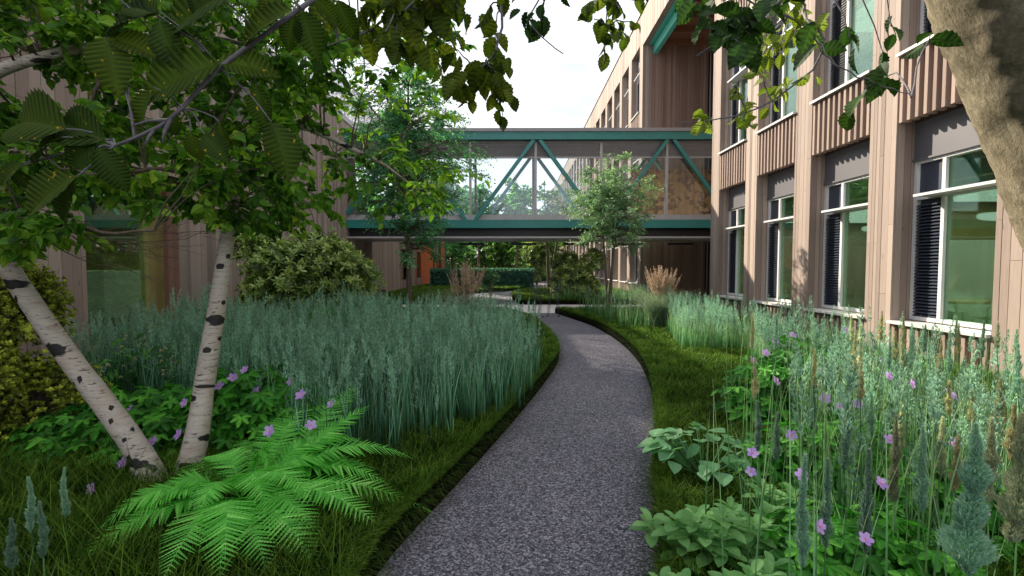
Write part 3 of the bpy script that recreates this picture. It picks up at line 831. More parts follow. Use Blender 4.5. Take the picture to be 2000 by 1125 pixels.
lw = empty('low_orange_wing', (0, 0, 0), 'low wing beyond the footbridge on the left, pale timber then bright orange panels', 'building')
XL = XW + .15
b = MB()
boards(b, 'y', XL - .03, 23.0, 28.7, .05, 4.0, 1, .1, .2, joints=False); boards(b, 'y', XL - .03, 30.2, 33.0, .05, 4.0, 1, .1, .2, joints=False)
boards(b, 'y', XL - .03, 28.7, 30.2, .05, .75, 1, .1, .2, joints=False); boards(b, 'y', XL - .03, 28.7, 30.2, 2.6, 4.0, 1, .1, .2, joints=False)
boards(b, 'x', 23.03, XL - 2.5, XL, .05, 4.0, -1, .1, .2, joints=False)
b.box(-12, XL - .3, 23.06, 33.0, 0, 3.95, 0.0)
b.build('wall', MT['wood'], lw)
b = MB(); boards(b, 'y', XL - .22, 28.7, 30.2, .75, 2.6, 1, .2, .3, joints=False); b.build('window', MT['wood_dark'], lw)
b = MB(); b.box(XL - .3, XL, 33.0, 33.4, .05, 4.0); b.box(XL - .3, XL, 34.9, 40.0, .05, 4.0); b.box(XL - .3, XL, 41.0, 41.8, .05, 4.0); b.box(XL - .3, XL, 43.0, 46.6, .05, 4.0); b.box(-12, XL - .3, 33.0, 46.6, 0, 3.95)
b.build('orange_panel', MT['orange'], lw)
for (ya, yb) in ((33.4, 34.9), (40.0, 41.0), (41.8, 43.0)):
    b = MB(); b.box(XL - .29, XL - .02, ya, yb, .05, .75); b.box(XL - .29, XL - .02, ya, yb, 2.55, 4.0); o = b.build('window_panel', MT['grey'], lw)
    b = MB(); b.box(XL - .25, XL - .10, ya, yb, .75, 2.55); b.build('pane', MT['black'], o)
b = MB(); b.box(-12, XL + .05, 23.0, 46.7, 4.0, 4.15); b.build('roof', MT['grey'], lw)
b = MB(); b.box(XL - .2, XL + .1, 46.7, 47.1, 0, 4.3); b.build('corner_post', MT['teal'], lw)

# ------------------------------------------------ footbridge
br = empty('footbridge', (0, 0, 0), 'glazed teal steel truss footbridge spanning between the two timber buildings', 'footbridge')
BX0, BX1, BY0, BY1 = XW - .02, 9.38, 20.0, 23.0
for Y, s in ((BY0, -1), (BY1, 1)):
    b = MB()
    b.box(BX0, BX1, Y - .11, Y + .11, 6.94, 7.01); b.box(BX0, BX1, Y - .02, Y + .02, 6.76, 6.94); b.box(BX0, BX1, Y - .11, Y + .11, 6.70, 6.76)
    b.box(BX0, BX1, Y - .10, Y - .075, 6.76, 6.94)
    b.build('top_beam', MT['teal'], br)
    b = MB()
    b.box(BX0, BX1, Y - .11, Y + .11, 3.42, 3.47); b.box(BX0, BX1, Y - .10, Y - .07, 3.19, 3.42); b.box(BX0, BX1, Y - .11, Y + .11, 3.14, 3.19)
    b.build('bottom_beam', MT['teal'], br)
    for k in range(-1, 3):
        ax = .88 + 5.42 * k
        for sg in (-1, 1):
            xf = ax + sg * 2.52
            x0, z0_, x1, z1_ = ax + sg * .12, 6.70, xf, 3.47
            if x1 > BX1:
                t = (BX1 - .05 - x0) / (x1 - x0); x1 = x0 + (x1 - x0) * t; z1_ = z0_ + (z1_ - z0_) * t
            if x0 > BX1: continue
            if x1 < BX0:
                t = (BX0 + .05 - x0) / (x1 - x0); x1 = x0 + (x1 - x0) * t; z1_ = z0_ + (z1_ - z0_) * t
            b = MB(); b.bar((x0, Y, z0_), (x1, Y, z1_), .14, .16, (0, 1, 0)); b.build('brace', MT['teal'], br)
b = MB(); b.box(BX0, BX1, BY0 - .16, BY1 + .16, 7.01, 7.14); b.build('roof', MT['grey'], br)
b = MB(); b.box(BX0, BX1, BY0 + .14, BY1 - .14, 6.62, 6.69); b.build('ceiling', MT['grey'], br)
for Yg in (BY0 + .16, BY1 - .16):
    sd = 1 if Yg < 21 else -1
    b = MB(); z = 6.05
    b.box(BX0, BX1, *sorted((Yg + sd * .03, Yg + sd * .06)), 6.04, 6.61)
    while z < 6.56:
        b.bar((BX0, Yg, z + .03), (BX1, Yg, z + .03), .012, .05, (0, .55 * -sd, 1)); z += .065
    if sd == 1: b.build('louvre_band', MT['grey'], br)
    for k in range(-3, 5):
        xm = .84 + 2.68 * k
        if xm < BX0 + .1 or xm > BX1 - .1: continue
        b = MB(); b.box(xm - .05, xm + .05, Yg - .06, Yg + .06, 3.60, 6.62); b.build('mullion', MT['grey_light'], br)
    b = MB(); b.box(BX0, BX1, Yg - .05, Yg + .05, 3.56, 3.70); (b.box(BX0, BX1, Yg - .045, Yg + .045, 6.0, 6.05) if sd == 1 else None); b.box(BX0, BX1, Yg - .10, Yg + .03, 3.475, 3.56); b.build('rail', MT['grey_light'], br)
    b = MB(); b.box(BX0, BX1, Yg - .006, Yg + .006, 3.70, 6.0 if sd == 1 else 6.6); b.build('glazing', MT['bridge_glass'], br)
b = MB(); b.box(BX0, BX1, BY0 + .22, BY1 - .22, 3.38, 3.47); b.build('deck', MT['grey'], br)
b = MB(); b.box(BX0, BX1, BY0 + .3, BY1 - .3, 2.80, 3.37); b.build('service_void', MT['black'], br)
b = MB(); b.box(BX0, BX1, BY0 - .02, BY1 + .02, 2.73, 2.80); b.build('soffit', MT['grey_light'], br)
m, nt, out = mat_new('painted_dapple_timber')  # reflected dapple of the bridge panes painted into the board colour
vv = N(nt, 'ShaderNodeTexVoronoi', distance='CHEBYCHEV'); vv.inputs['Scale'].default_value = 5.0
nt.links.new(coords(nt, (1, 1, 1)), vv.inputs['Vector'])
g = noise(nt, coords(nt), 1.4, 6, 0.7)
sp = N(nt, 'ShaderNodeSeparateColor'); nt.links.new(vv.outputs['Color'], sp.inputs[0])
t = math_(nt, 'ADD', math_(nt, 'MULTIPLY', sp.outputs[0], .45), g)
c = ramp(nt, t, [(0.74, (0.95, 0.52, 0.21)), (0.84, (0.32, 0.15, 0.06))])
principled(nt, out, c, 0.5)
MT['painted_dapple'] = m
b = MB(); boards(b, 'x', BY1 - .32, 5.35, BX1 - .1, 3.48, 6.03, -1, .1, .2, joints=False); b.build('dapple_lining', MT['painted_dapple'], br)  # boards added to carry the painted dapple
for X in (-4.2, -1.9, .4, 2.7, 5.0, 7.3):
    t = empty('linear_lamp', (X, 21.6, 2.56), {-4.2: 'black linear lamp under the footbridge, leftmost of the row, in front of pale timber',
        -1.9: 'black linear lamp under the footbridge, second of the row from the left', .4: 'black linear lamp under the footbridge above the middle of the hedge',
        2.7: 'black linear lamp under the footbridge beside the small sage green tree crown', 5.0: 'black linear lamp under the footbridge behind the small tree crown',
        7.3: 'black linear lamp under the footbridge, rightmost, in front of brown boards'}[X], 'lamp', 'black linear lamps under the footbridge')
    b = MB(); b.box(-.55, .55, -.05, .05, -.05, .05); b.build('housing', MT['black'], t)
    b = MB(); b.box(-.53, .53, -.035, .035, -.056, -.051); b.build('diffuser', MT['grey_light'], t)
    b = MB(); b.tube([(-.4, 0, .05), (-.4, 0, .17)], .01, 6); b.tube([(.4, 0, .05), (.4, 0, .17)], .01, 6); b.build('bracket', MT['black'], t)

# ================================================================== VEGETATION
def V3(p): return np.array([p[0], p[1], p[2]], float)
def polyY(pts): return [at(*p) for p in pts]
def resample(pts, n, jit=0.0):
    pts = [Vector(p) for p in pts]; d = [0]
    for i in range(1, len(pts)): d.append(d[-1] + (pts[i] - pts[i - 1]).length)
    out = []
    for k in range(n):
        t = d[-1] * k / (n - 1); i = 0
        while i < len(d) - 2 and d[i + 1] < t: i += 1
        u = (t - d[i]) / max(1e-9, d[i + 1] - d[i])
        p0 = pts[max(i - 1, 0)]; p1 = pts[i]; p2 = pts[i + 1]; p3 = pts[min(i + 2, len(pts) - 1)]
        q = 0.5 * ((2 * p1) + (p2 - p0) * u + (2 * p0 - 5 * p1 + 4 * p2 - p3) * u * u + (-p0 + 3 * p1 - 3 * p2 + p3) * u ** 3)
        if jit and 0 < k < n - 1: q = q + Vector((random.uniform(-jit, jit), random.uniform(-jit, jit), random.uniform(-jit, jit)))
        out.append(q)
    return out
def crown_geo(mb, skel, clusters, leaf, per_twig=8, droop=0.3, flat=0.6, br_r=0.010, hang=0.0, var_fn=None, twig_r=0.0022, tw_len=1.0, size_jit=0.3, sides=5):
    """clusters: (center(3), (rx,ry,rz), n_leaves). adds branch tubes to mb, returns leaf placements pos,dir,normal,scale,var"""
    PO = []; DI = []; NO = []; VA = []
    sk = np.array([V3(p) for p, r in skel])
    for c, rad, nl in clusters:
        c = V3(c); rad = np.array(rad)
        d = np.linalg.norm((sk - c) * np.array([1, 1, .8]), axis=1) + np.maximum(0, sk[:, 2] - c[2] - .2) * 1.5
        j = int(np.argmin(d)); a = sk[j]
        L = np.linalg.norm(c - a)
        mid = (a + c) / 2 + np.array([random.uniform(-.1, .1), random.uniform(-.1, .1), (.18 if not hang else .1)]) * L
        pts = resample([tuple(a), tuple(mid), tuple(c)], 6, .02 * L)
        r0 = min(skel[j][1] * .6, br_r * (.6 + L)); mb.tube(pts, [r0 + (twig_r - r0) * (i / 5) for i in range(6)], sides, cap=False)
        nt_ = max(1, int(round(nl / per_twig)))
        starts = c + rsph(nt_) * rad * (RNG.random((nt_, 1)) * .5)
        ends = c + rsph(nt_) * rad * (RNG.random((nt_, 1)) ** .4) * tw_len
        ends[:, 2] -= hang * rad[2] * RNG.random(nt_)
        # anchor the starts along the last piece of branch
        tq = RNG.random(nt_)
        P4, P5 = V3(pts[3]), V3(pts[5])
        starts = P4 + (P5 - P4) * tq[:, None]
        for q in range(nt_):
            s0, e0 = starts[q], ends[q]
            m_ = (s0 + e0) / 2 + np.array([0, 0, .08 * np.linalg.norm(e0 - s0)])
            mb.tube([tuple(s0), tuple(m_), tuple(e0)], [twig_r, twig_r * .8, twig_r * .4], 3, cap=False)
        t = np.tile(np.linspace(.3, 1.0, per_twig), (nt_, 1)) + RNG.normal(size=(nt_, per_twig)) * .04
        td = ends - starts
        pos = starts[:, None, :] + td[:, None, :] * t[:, :, None]; pos[:, :, 2] += .08 * np.linalg.norm(td, axis=1)[:, None] * (4 * t * (1 - t)).clip(0)
        tdn = norm(td)[:, None, :]
        sd = norm(np.cross(tdn, np.array([0, 0, 1.0]) + .3 * RNG.normal(size=(nt_, 1, 3))))
        sg = np.tile(np.array([1, -1] * per_twig)[:per_twig], (nt_, 1))[:, :, None]
        di = tdn * .7 + sd * sg * .8 + np.array([0, 0, -droop]) + RNG.normal(size=(nt_, per_twig, 3)) * .28
        no = np.array([0, 0, 1.0]) * flat + RNG.normal(size=(nt_, per_twig, 3)) * .45
        PO.append(pos.reshape(-1, 3)); DI.append(di.reshape(-1, 3)); NO.append(no.reshape(-1, 3))
        b = random.random()
        VA.append(np.clip(.25 + .5 * b + RNG.normal(size=nt_ * per_twig) * .18, 0, 1))
    PO = np.concatenate(PO); DI = np.concatenate(DI); NO = np.concatenate(NO); VA = np.concatenate(VA)
    SC = leaf * (1 + size_jit * (RNG.random(len(PO)) * 2 - 1))
    return PO, DI, NO, SC, VA

# ------------------------------------------------ turf
pathpoly = LS + RS[::-1]
def turf(name, poly, bands, wbase, hbase, exclude=None, z=BT):
    parts = []
    P_ = np.array([(p[0], p[1]) for p in poly])
    for (y0, y1, dens, hh, ww) in bands:
        x0, x1 = P_[:, 0].min(), P_[:, 0].max()
        n = int((x1 - x0) * (y1 - y0) * dens)
        p = np.zeros((n, 3)); p[:, 0] = x0 + RNG.random(n) * (x1 - x0); p[:, 1] = y0 + RNG.random(n) * (y1 - y0); p[:, 2] = z - .01
        k = inpoly(p, poly) & (np.abs(p[:, 0]) < 1.15 * p[:, 1] + .7)
        p = p[k]; n = len(p)
        if not n: continue
        f = np.sin(p[:, 0] * 5.1 + 1.7 * np.sin(p[:, 1] * 3.3)) * np.cos(p[:, 1] * 4.2 + 1.3 * np.sin(p[:, 0] * 4.7))
        f2 = np.sin(p[:, 0] * 13 + 2 * np.sin(p[:, 1] * 9)) * np.cos(p[:, 1] * 11)
        h = hh * (.75 + .22 * f + .16 * f2 + .45 * RNG.random(n))
        ld_ = norm(rdir(n) + .5 * np.stack([f, f2, 0 * f], 1))
        parts.append(blades(p, h, ww * (.7 + .6 * RNG.random(n)), ld_, .15 + .6 * RNG.random(n), 3 if y0 < 8 else 2, np.clip(.5 + .18 * f + .12 * f2 + .16 * RNG.normal(size=n), 0, 1), .25))
    return parts
def edge_turf(line, side, n, hh, ww):
    L = np.array([(p[0], p[1]) for p in line]); seg = L[1:] - L[:-1]; ln = np.linalg.norm(seg, axis=1)
    mid = (L[1:] + L[:-1]) / 2
    wgt = ln / np.maximum(1.5, mid[:, 1]); wgt[mid[:, 1] < .5] = 0
    i = RNG.choice(len(seg), n, p=wgt / wgt.sum()); t = RNG.random(n)
    p = np.zeros((n, 3)); p[:, :2] = L[i] + seg[i] * t[:, None]
    nr = np.stack([seg[:, 1], -seg[:, 0]], 1) / ln[:, None] * side
    p[:, :2] -= nr[i] * (.015 + RNG.random(n)[:, None] ** 1.5 * .12); p[:, 2] = BT - .02
    d = np.zeros((n, 3)); d[:, :2] = nr[i]; d = norm(d + .6 * rdir(n))
    k = n // 7; pl = p[:k].copy(); pl[:, 2] -= .05 * RNG.random(k); pl[:, :2] += nr[i][:k] * .02
    hang = blades(pl, hh * (.5 + .5 * RNG.random(k)), ww * .9, norm(d[:k] + .3 * rdir(k)), .9 + .9 * RNG.random(k), 3, np.clip(.12 + .12 * RNG.normal(size=k), 0, 1), 1.0)
    return [hang, blades(p, hh * (.5 + .6 * RNG.random(n)), ww * (.7 + .6 * RNG.random(n)), d, .15 + .45 * RNG.random(n), 3, np.clip(.45 + .2 * RNG.normal(size=n), 0, 1), .45)]
bands = [(0.6, 3.2, 3800, .15, .0050), (3.2, 5.5, 2900, .15, .0065), (5.5, 9, 1700, .14, .010), (9, 16.4, 900, .13, .016)]
tp = turf('g', leftbed, bands, 0, 0) + edge_turf(LS, 1, 16000, .15, .007)
tag(build_parts('turf_grass', tp, MT['turf']), 'dark green turf covering the bed left of the gravel path', 'grass', kind='stuff')
tp = turf('g', rightbed, bands, 0, 0) + edge_turf(RS, -1, 16000, .15, .007)
tag(build_parts('turf_grass', tp, MT['turf']), 'yellow green turf covering the bed right of the gravel path', 'grass', kind='stuff')
tp = turf('g', farL, [(19.9, 28, 500, .16, .03), (28, 37, 300, .18, .045)], 0, 0)
tag(build_parts('turf_grass', tp, MT['turf']), 'turf lawn beyond the pale crossing path on the left', 'grass', kind='stuff')
tp = turf('g', farR, [(19.9, 28, 500, .16, .03), (28, 37, 300, .18, .045)], 0, 0)
tag(build_parts('turf_grass', tp, MT['turf']), 'turf lawn beyond the pale crossing path on the right', 'grass', kind='stuff')

# ------------------------------------------------ reeds
def plumes(base, axis, L, R, n, seg=2, smax=.013):
    """base (M,3), axis unit (M,3), L,R (M): feathery seed heads of n spikelets each"""
    M_ = len(base); t = RNG.random((M_, n)) ** .85
    prof = np.sin(PI * np.clip(t, 0, 1) ** .55) ** .8 * (1 - .35 * t)
    lump = 1 + .35 * np.sin(t * 26 + RNG.random((M_, 1)) * 6)
    ph = RNG.random((M_, 1)) * 6; lump *= 1 + .26 * np.sin(t * 11 + ph * 3)
    a = RNG.random((M_, n)) * 2 * PI
    rad = (R[:, None] * prof * lump * RNG.random((M_, n)) ** .4)
    off = np.stack([np.cos(a) * rad, np.sin(a) * rad, np.zeros_like(a)], 2)
    wig = np.stack([np.sin(t * 7 + ph), np.cos(t * 5.5 + ph), 0 * t], 2) * (R[:, None] * .25)[:, :, None]
    p = base[:, None, :] + axis[:, None, :] * (L[:, None] * t)[:, :, None] + off + wig
    d = norm(off + 1e-6) * .7
    ln = (np.minimum(L[:, None] * .12, smax) * (1.25 - .5 * t) * (.6 + .8 * RNG.random((M_, n))))
    v = np.clip(np.repeat(RNG.random((M_, 1)), n, 1) * .6 + .4 * RNG.random((M_, n)), 0, 1)
    return blades(p.reshape(-1, 3), ln.ravel(), (ln * .34).ravel(), d.reshape(-1, 3), .8, seg, v.ravel(), .2)
def build2(name, A, B, ma, mb_, parent=None):
    """parts list A with material ma and B with material mb_, one mesh of quads"""
    V, Fl, va, ve = merge(A + B)
    na = sum(len(x[1]) for x in A); nb = sum(len(x[1]) for x in B)
    return np_mesh(name, V, Fl, [ma, mb_], {'var': va, 'vein': ve}, False, parent, np.r_[np.zeros(na), np.ones(nb)])
def reed_stand(poly, n, hlo, hhi, wlo, whi, pf_, nsp, pl, pr, keep=None):
    P_ = np.array([(p[0], p[1]) for p in poly]); lo_, hi = P_.min(0), P_.max(0)
    p = np.zeros((n * 6, 3)); p[:, :2] = lo_ + RNG.random((n * 6, 2)) * (hi - lo_)
    # clumping
    p[:, :2] += .07 * np.sin(p[:, 1::-1] * 9)
    p = p[inpoly(p, poly)]
    if keep is not None: p = p[keep(p)]
    p = p[:n]; n = len(p); p[:, 2] = BT
    h = hlo + (hhi - hlo) * RNG.random(n) ** .8
    h *= np.where(RNG.random(n) < .10, 1.22, 1.0) * np.where(p[:, 0] > 2.9, .76, 1.0)
    h *= 1 + .10 * np.sin(p[:, 0] * 2.3 + p[:, 1] * 1.7)
    d = rdir(n); ln = .01 + .06 * RNG.random(n); w_ = wlo + (whi - wlo) * RNG.random(n)
    var = np.clip(.5 + .12 * np.sin(p[:, 0] * 3 + 2 * p[:, 1]) + .32 * RNG.normal(size=n), 0, 1)
    A = [blades(p, h, w_ * .7, d, ln, 4, var)]
    for k in range(2):
        q = p.copy(); q[:, :2] += RNG.normal(size=(n, 2)) * .02
        A.append(blades(q, h * (.45 + .4 * RNG.random(n)), w_ * 1.3, rdir(n), .04 + .16 * RNG.random(n), 4, np.clip(var + .2 * RNG.normal(size=n), 0, 1)))
    m_ = RNG.random(n) < pf_
    top = p[m_] + np.array([0, 0, 1.0]) * (h[m_] * .80)[:, None] + d[m_] * (h[m_] * ln[m_] * .7)[:, None]
    ax = norm(d[m_] * .15 + np.array([0, 0, 1.0]))
    B = [plumes(top, ax, pl * (.7 + .6 * RNG.random(m_.sum())), pr * (.6 + .5 * RNG.random(m_.sum())), nsp, 2, .026)]
    return A, B
leftreed = [tuple(on(*q, BT))[:2] for q in [(1022, 690), (1020, 765), (900, 838), (690, 886), (560, 880), (440, 850), (250, 800), (120, 760)]] + [(-5.6, 8.0), (-4.2, 9.4), (-1.8, 9.6), (-0.9, 9.0), (-0.25, 8.6)]
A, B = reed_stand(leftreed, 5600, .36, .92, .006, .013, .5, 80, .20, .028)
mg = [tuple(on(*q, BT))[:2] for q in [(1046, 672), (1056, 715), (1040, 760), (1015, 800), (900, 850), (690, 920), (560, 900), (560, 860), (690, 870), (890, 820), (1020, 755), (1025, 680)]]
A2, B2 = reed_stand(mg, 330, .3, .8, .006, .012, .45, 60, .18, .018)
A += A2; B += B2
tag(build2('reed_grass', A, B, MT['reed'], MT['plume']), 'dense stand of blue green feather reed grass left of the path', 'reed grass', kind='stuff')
rr1 = [tuple(on(*q, BT))[:2] for q in [(1290, 625), (1330, 690), (1450, 690), (1500, 760), (1560, 900), (1560, 1180), (2150, 1180)]] + [(5.0, 4.2), (5.9, 5.5), (6.0, 11.5), (3.6, 13.2)]
A, B = reed_stand(rr1, 2300, .38, .96, .006, .012, .5, 80, .22, .028, keep=lambda p: (p[:, 1] > 1.55) & ((p[:, 0] < 3.2 + .10 * p[:, 1]) | (RNG.random(len(p)) < .08)) & (RNG.random(len(p)) < np.clip((p[:, 1] - .8) / 5.0, .10, 1)))
A2, B2 = reed_stand([(2.0, 15.8), (2.4, 10.8), (3.6, 11.2), (5.5, 13.0), (5.9, 16.0)], 700, .5, .8, .006, .012, .3, 24, .2, .02)
A += A2
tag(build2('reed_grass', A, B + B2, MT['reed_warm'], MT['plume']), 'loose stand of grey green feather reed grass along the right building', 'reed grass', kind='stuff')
A, B = reed_stand([(1.55, 19.95), (1.9, 21.5), (6.0, 23.5), (6.0, 20.0)], 500, .5, .8, .010, .02, .3, 20, .25, .03)
tag(build2('reed_grass', A, B, MT['reed_warm'], MT['plume']), 'low pale reeds beyond the crossing path at the far timber wing', 'reed grass', kind='stuff')

def reed_stalk(px, pybase_top, Y, L, R, mat, n, lab, group=None, lean=(0, 0), h_extra=0):
    """one tall stalk with a seed head: pixel of the head's foot, its distance"""
    q = at(px, pybase_top, Y)
    t = empty('plume_stalk', (q.x - lean[0] * .5, q.y - lean[1] * .5, BT), lab, 'plume stalk', group)
    hz = q.z - BT
    s = MB(); s.tube([(0, 0, 0), (lean[0] * .2, lean[1] * .2, hz * .5), (lean[0] * .5, lean[1] * .5, hz), (lean[0] * .62, lean[1] * .62, hz + L * .9)], [.0035, .003, .0025, .001], 6)
    o = s.build('stem', MT['reed_warm'], t, True, [.5] * s.n)
    ax = norm(np.array([[lean[0] * .25, lean[1] * .25, 1.0]]))
    n = int(n * 2.2); R *= .85; P = [plumes(np.array([[lean[0] * .5, lean[1] * .5, hz]]), ax, np.array([L]), np.array([R]), n, 2)]
    build_parts('plume', P, mat, t)
    lf = [blades(np.array([[0, 0, 0.], [.01, .01, 0]]), np.array([hz * .8, hz * .6]), .008, rdir(2), np.array([.25, .4]), 5)]
    build_parts('leaf_blade', lf, MT['reed_warm'], t)
    return t
reed_stalk(1893, 1120, 1.32, .42, .050, MT['plume_teal'], 3600, 'broad dark teal seed plume, largest at the bottom right corner')
reed_stalk(1985, 1060, 1.55, .42, .048, MT['plume_tan'], 3200, 'broad cream and tan plume cut by the right edge of the view')
reed_stalk(1948, 868, 2.6, .36, .030, MT['plume_cream'], 1500, 'bright cream plume in front of the building at the right edge')
reed_stalk(1896, 850, 2.9, .26, .020, MT['plume_cream'], 1200, 'slim bright cream plume left of the taller cream one')
reed_stalk(1690, 1080, 1.55, .34, .017, MT['plume_teal'], 1600, 'dark slim plume right of the lowest violet flower on the right')
reed_stalk(1565, 1110, 1.5, .36, .017, MT['plume_teal'], 1600, 'dark slim plume left of the lowest violet flower on the right')
reed_stalk(1612, 1070, 1.7, .32, .018, MT['plume_teal'], 1500, 'dark twisted plume standing closest to the lowest violet flower')
for k, (px, py, Y, L, R, mm) in enumerate([(1745, 980, 2.1, .38, .022, 'plume_tan'), (1650, 920, 2.2, .34, .020, 'plume'), (1800, 1000, 2.0, .36, .022, 'plume'), (1480, 880, 2.5, .26, .016, 'plume_teal'), (1515, 900, 2.5, .25, .016, 'plume'),
        (1835, 930, 2.3, .28, .018, 'plume_tan'), (1585, 840, 2.9, .27, .017, 'plume'), (1700, 860, 2.7, .25, .017, 'plume'), (1760, 880, 2.7, .25, .017, 'plume_tan'), (1930, 980, 1.9, .33, .026, 'plume_tan'), (1865, 960, 2.2, .26, .02, 'plume_cream'), (1975, 900, 2.3, .27, .022, 'plume_cream')]):
    reed_stalk(px, py, Y, L, R, MT[mm], 2200, 'slender grey green plume stalk rising among the flowers at the right', 'plume stalks among the right hand flowers', (random.uniform(-.1, .1), random.uniform(-.1, .1)))
for k, (px, py, Y, L) in enumerate([(62, 1040, 2.2, .26), (85, 1090, 2.0, .24), (128, 1010, 2.5, .26), (25, 1110, 1.9, .2)]):
    reed_stalk(px, py, Y, L, .016, MT['plume_teal' if k % 2 else 'plume'], 1000, 'dark green plume stalk in the shaded bottom left corner', 'plume stalks at the bottom left')
# tall grass blades close to the camera on the right
pp = []; pa = []
for (px, y0, y1, Y, dx) in [(1420, 1130, 735, 1.7, -28), (1548, 1130, 745, 1.9, -6), (1462, 1130, 700, 2.2, -4), (1480, 1130, 770, 2.0, 50), (1610, 1130, 720, 2.4, 2), (1740, 1130, 800, 1.9, -10), (1830, 1130, 655, 3.0, -6), (1600, 1130, 900, 1.5, -10), (1640, 1130, 890, 1.5, 105), (1820, 1130, 760, 2.2, 5), (1770, 1130, 690, 2.6, 4), (1380, 1100, 760, 2.4, 3), (1395, 1100, 740, 2.6, -2), (1310 + 70, 1100, 800, 2.4, 6), (1505, 1120, 700, 2.6, 6), (1990, 1130, 690, 2.6, -4), (1900, 1130, 740, 2.5, -30)]:
    b0 = at(px, 900, Y); tp_ = at(px + dx, y1, Y); pp.append(((b0.x, b0.y, BT), tp_.z - BT, (tp_.x - b0.x) / (tp_.z - BT)))
roots = np.array([p[0] for p in pp]); hs = np.array([p[1] for p in pp]); le = np.array([p[2] for p in pp])
dd = np.zeros((len(pp), 3)); dd[:, 0] = np.sign(le); dd[:, 1] = .1
tag(build_parts('tall_grass', [blades(roots, hs, .009, norm(dd), np.abs(le), 8)], MT['reed_warm']), 'long upright grass blades rising in front of the right hand flowers', 'grass', kind='stuff')

n = 190; x = np.zeros((n, 3)); x[:, 1] = 1.6 + 3.4 * RNG.random(n) ** .8; x[:, 0] = x[:, 1] * (.42 + .68 * RNG.random(n)) + .08; x[:, 2] = BT
tag(build_parts('tall_grass', [blades(x, .55 + .5 * RNG.random(n), .006 + .004 * RNG.random(n), rdir(n), .02 + .16 * RNG.random(n), 8)], MT['reed_warm']), 'fine green grass stems scattered through the right hand flower bed', 'grass', kind='stuff')
for k in range(26):
    Y = random.uniform(2.3, 4.2); px = random.uniform(1440, 1990)
    tp_ = 519 + (1.6 - BT - random.uniform(.62, .92)) * 950 / Y
    reed_stalk(px, tp_, Y, random.uniform(.18, .26), random.uniform(.013, .018), MT[random.choice(['plume', 'plume', 'plume_tan', 'plume_cream'])], 420, 'slender grey green plume stalk rising among the flowers at the right', 'plume stalks among the right hand flowers', (random.uniform(-.1, .1), random.uniform(-.1, .1)))
n = 1500; x = np.zeros((n, 3)); x[:, 1] = 1.6 + 2.6 * RNG.random(n); x[:, 0] = -x[:, 1] * (.35 + .75 * RNG.random(n)); x[:, 2] = BT
x = x[(x[:, 0] < -.80 * x[:, 1]) | (x[:, 1] < 2.0)]; n = len(x)
tag(build_parts('tall_grass', [blades(x, .18 + .25 * RNG.random(n), .006, rdir(n), .3 + .5 * RNG.random(n), 6)], MT['turf']), 'wispy dark grass around the birch foot in the bottom left', 'grass', kind='stuff')

# fountain grass clumps
def fountain(loc, n, h, spread, npl, lab, pink=1.0):
    t = empty('fountain_grass', loc, lab, 'ornamental grass', 'arching fountain grass clumps')
    p = np.zeros((n, 3)); p[:, :2] = RNG.normal(size=(n, 2)) * .10
    build_parts('foliage', [blades(p, h * (.5 + .45 * RNG.random(n)), .009, rdir(n), spread * (.4 + 1.0 * RNG.random(n)), 6, None, .25)], MT['fountain'], t)
    m_ = npl; b = np.zeros((m_, 3)); b[:, :2] = RNG.normal(size=(m_, 2)) * .06
    d = rdir(m_); ln = spread * .55 * RNG.random(m_); hh = h * (.8 + .25 * RNG.random(m_))
    st = blades(b, hh, .006, d, ln, 5)
    build_parts('stems', [st], MT['fountain'], t)
    top = b + np.array([0, 0, 1.0]) * (hh * .72)[:, None] + d * (hh * ln * .55)[:, None]
    build_parts('plumes', [plumes(top, norm(d * (ln * 1.2)[:, None] + np.array([0, 0, 1.0])), hh * .34, np.full(m_, .026 * pink), 110, 2, .03)], MT['plume_pink'], t)
q = on(905, 668, BT)
fountain((q.x, q.y + .6, BT), 1100, 1.42, .7, 60, 'fountain grass with upright pinkish plumes in front of the hedge left of the path')
q = on(1280, 640, BT)
fountain((q.x + .1, q.y, BT), 1300, 1.32, .7, 95, 'wide arching fountain grass with brownish plumes beside the small tree on the right')

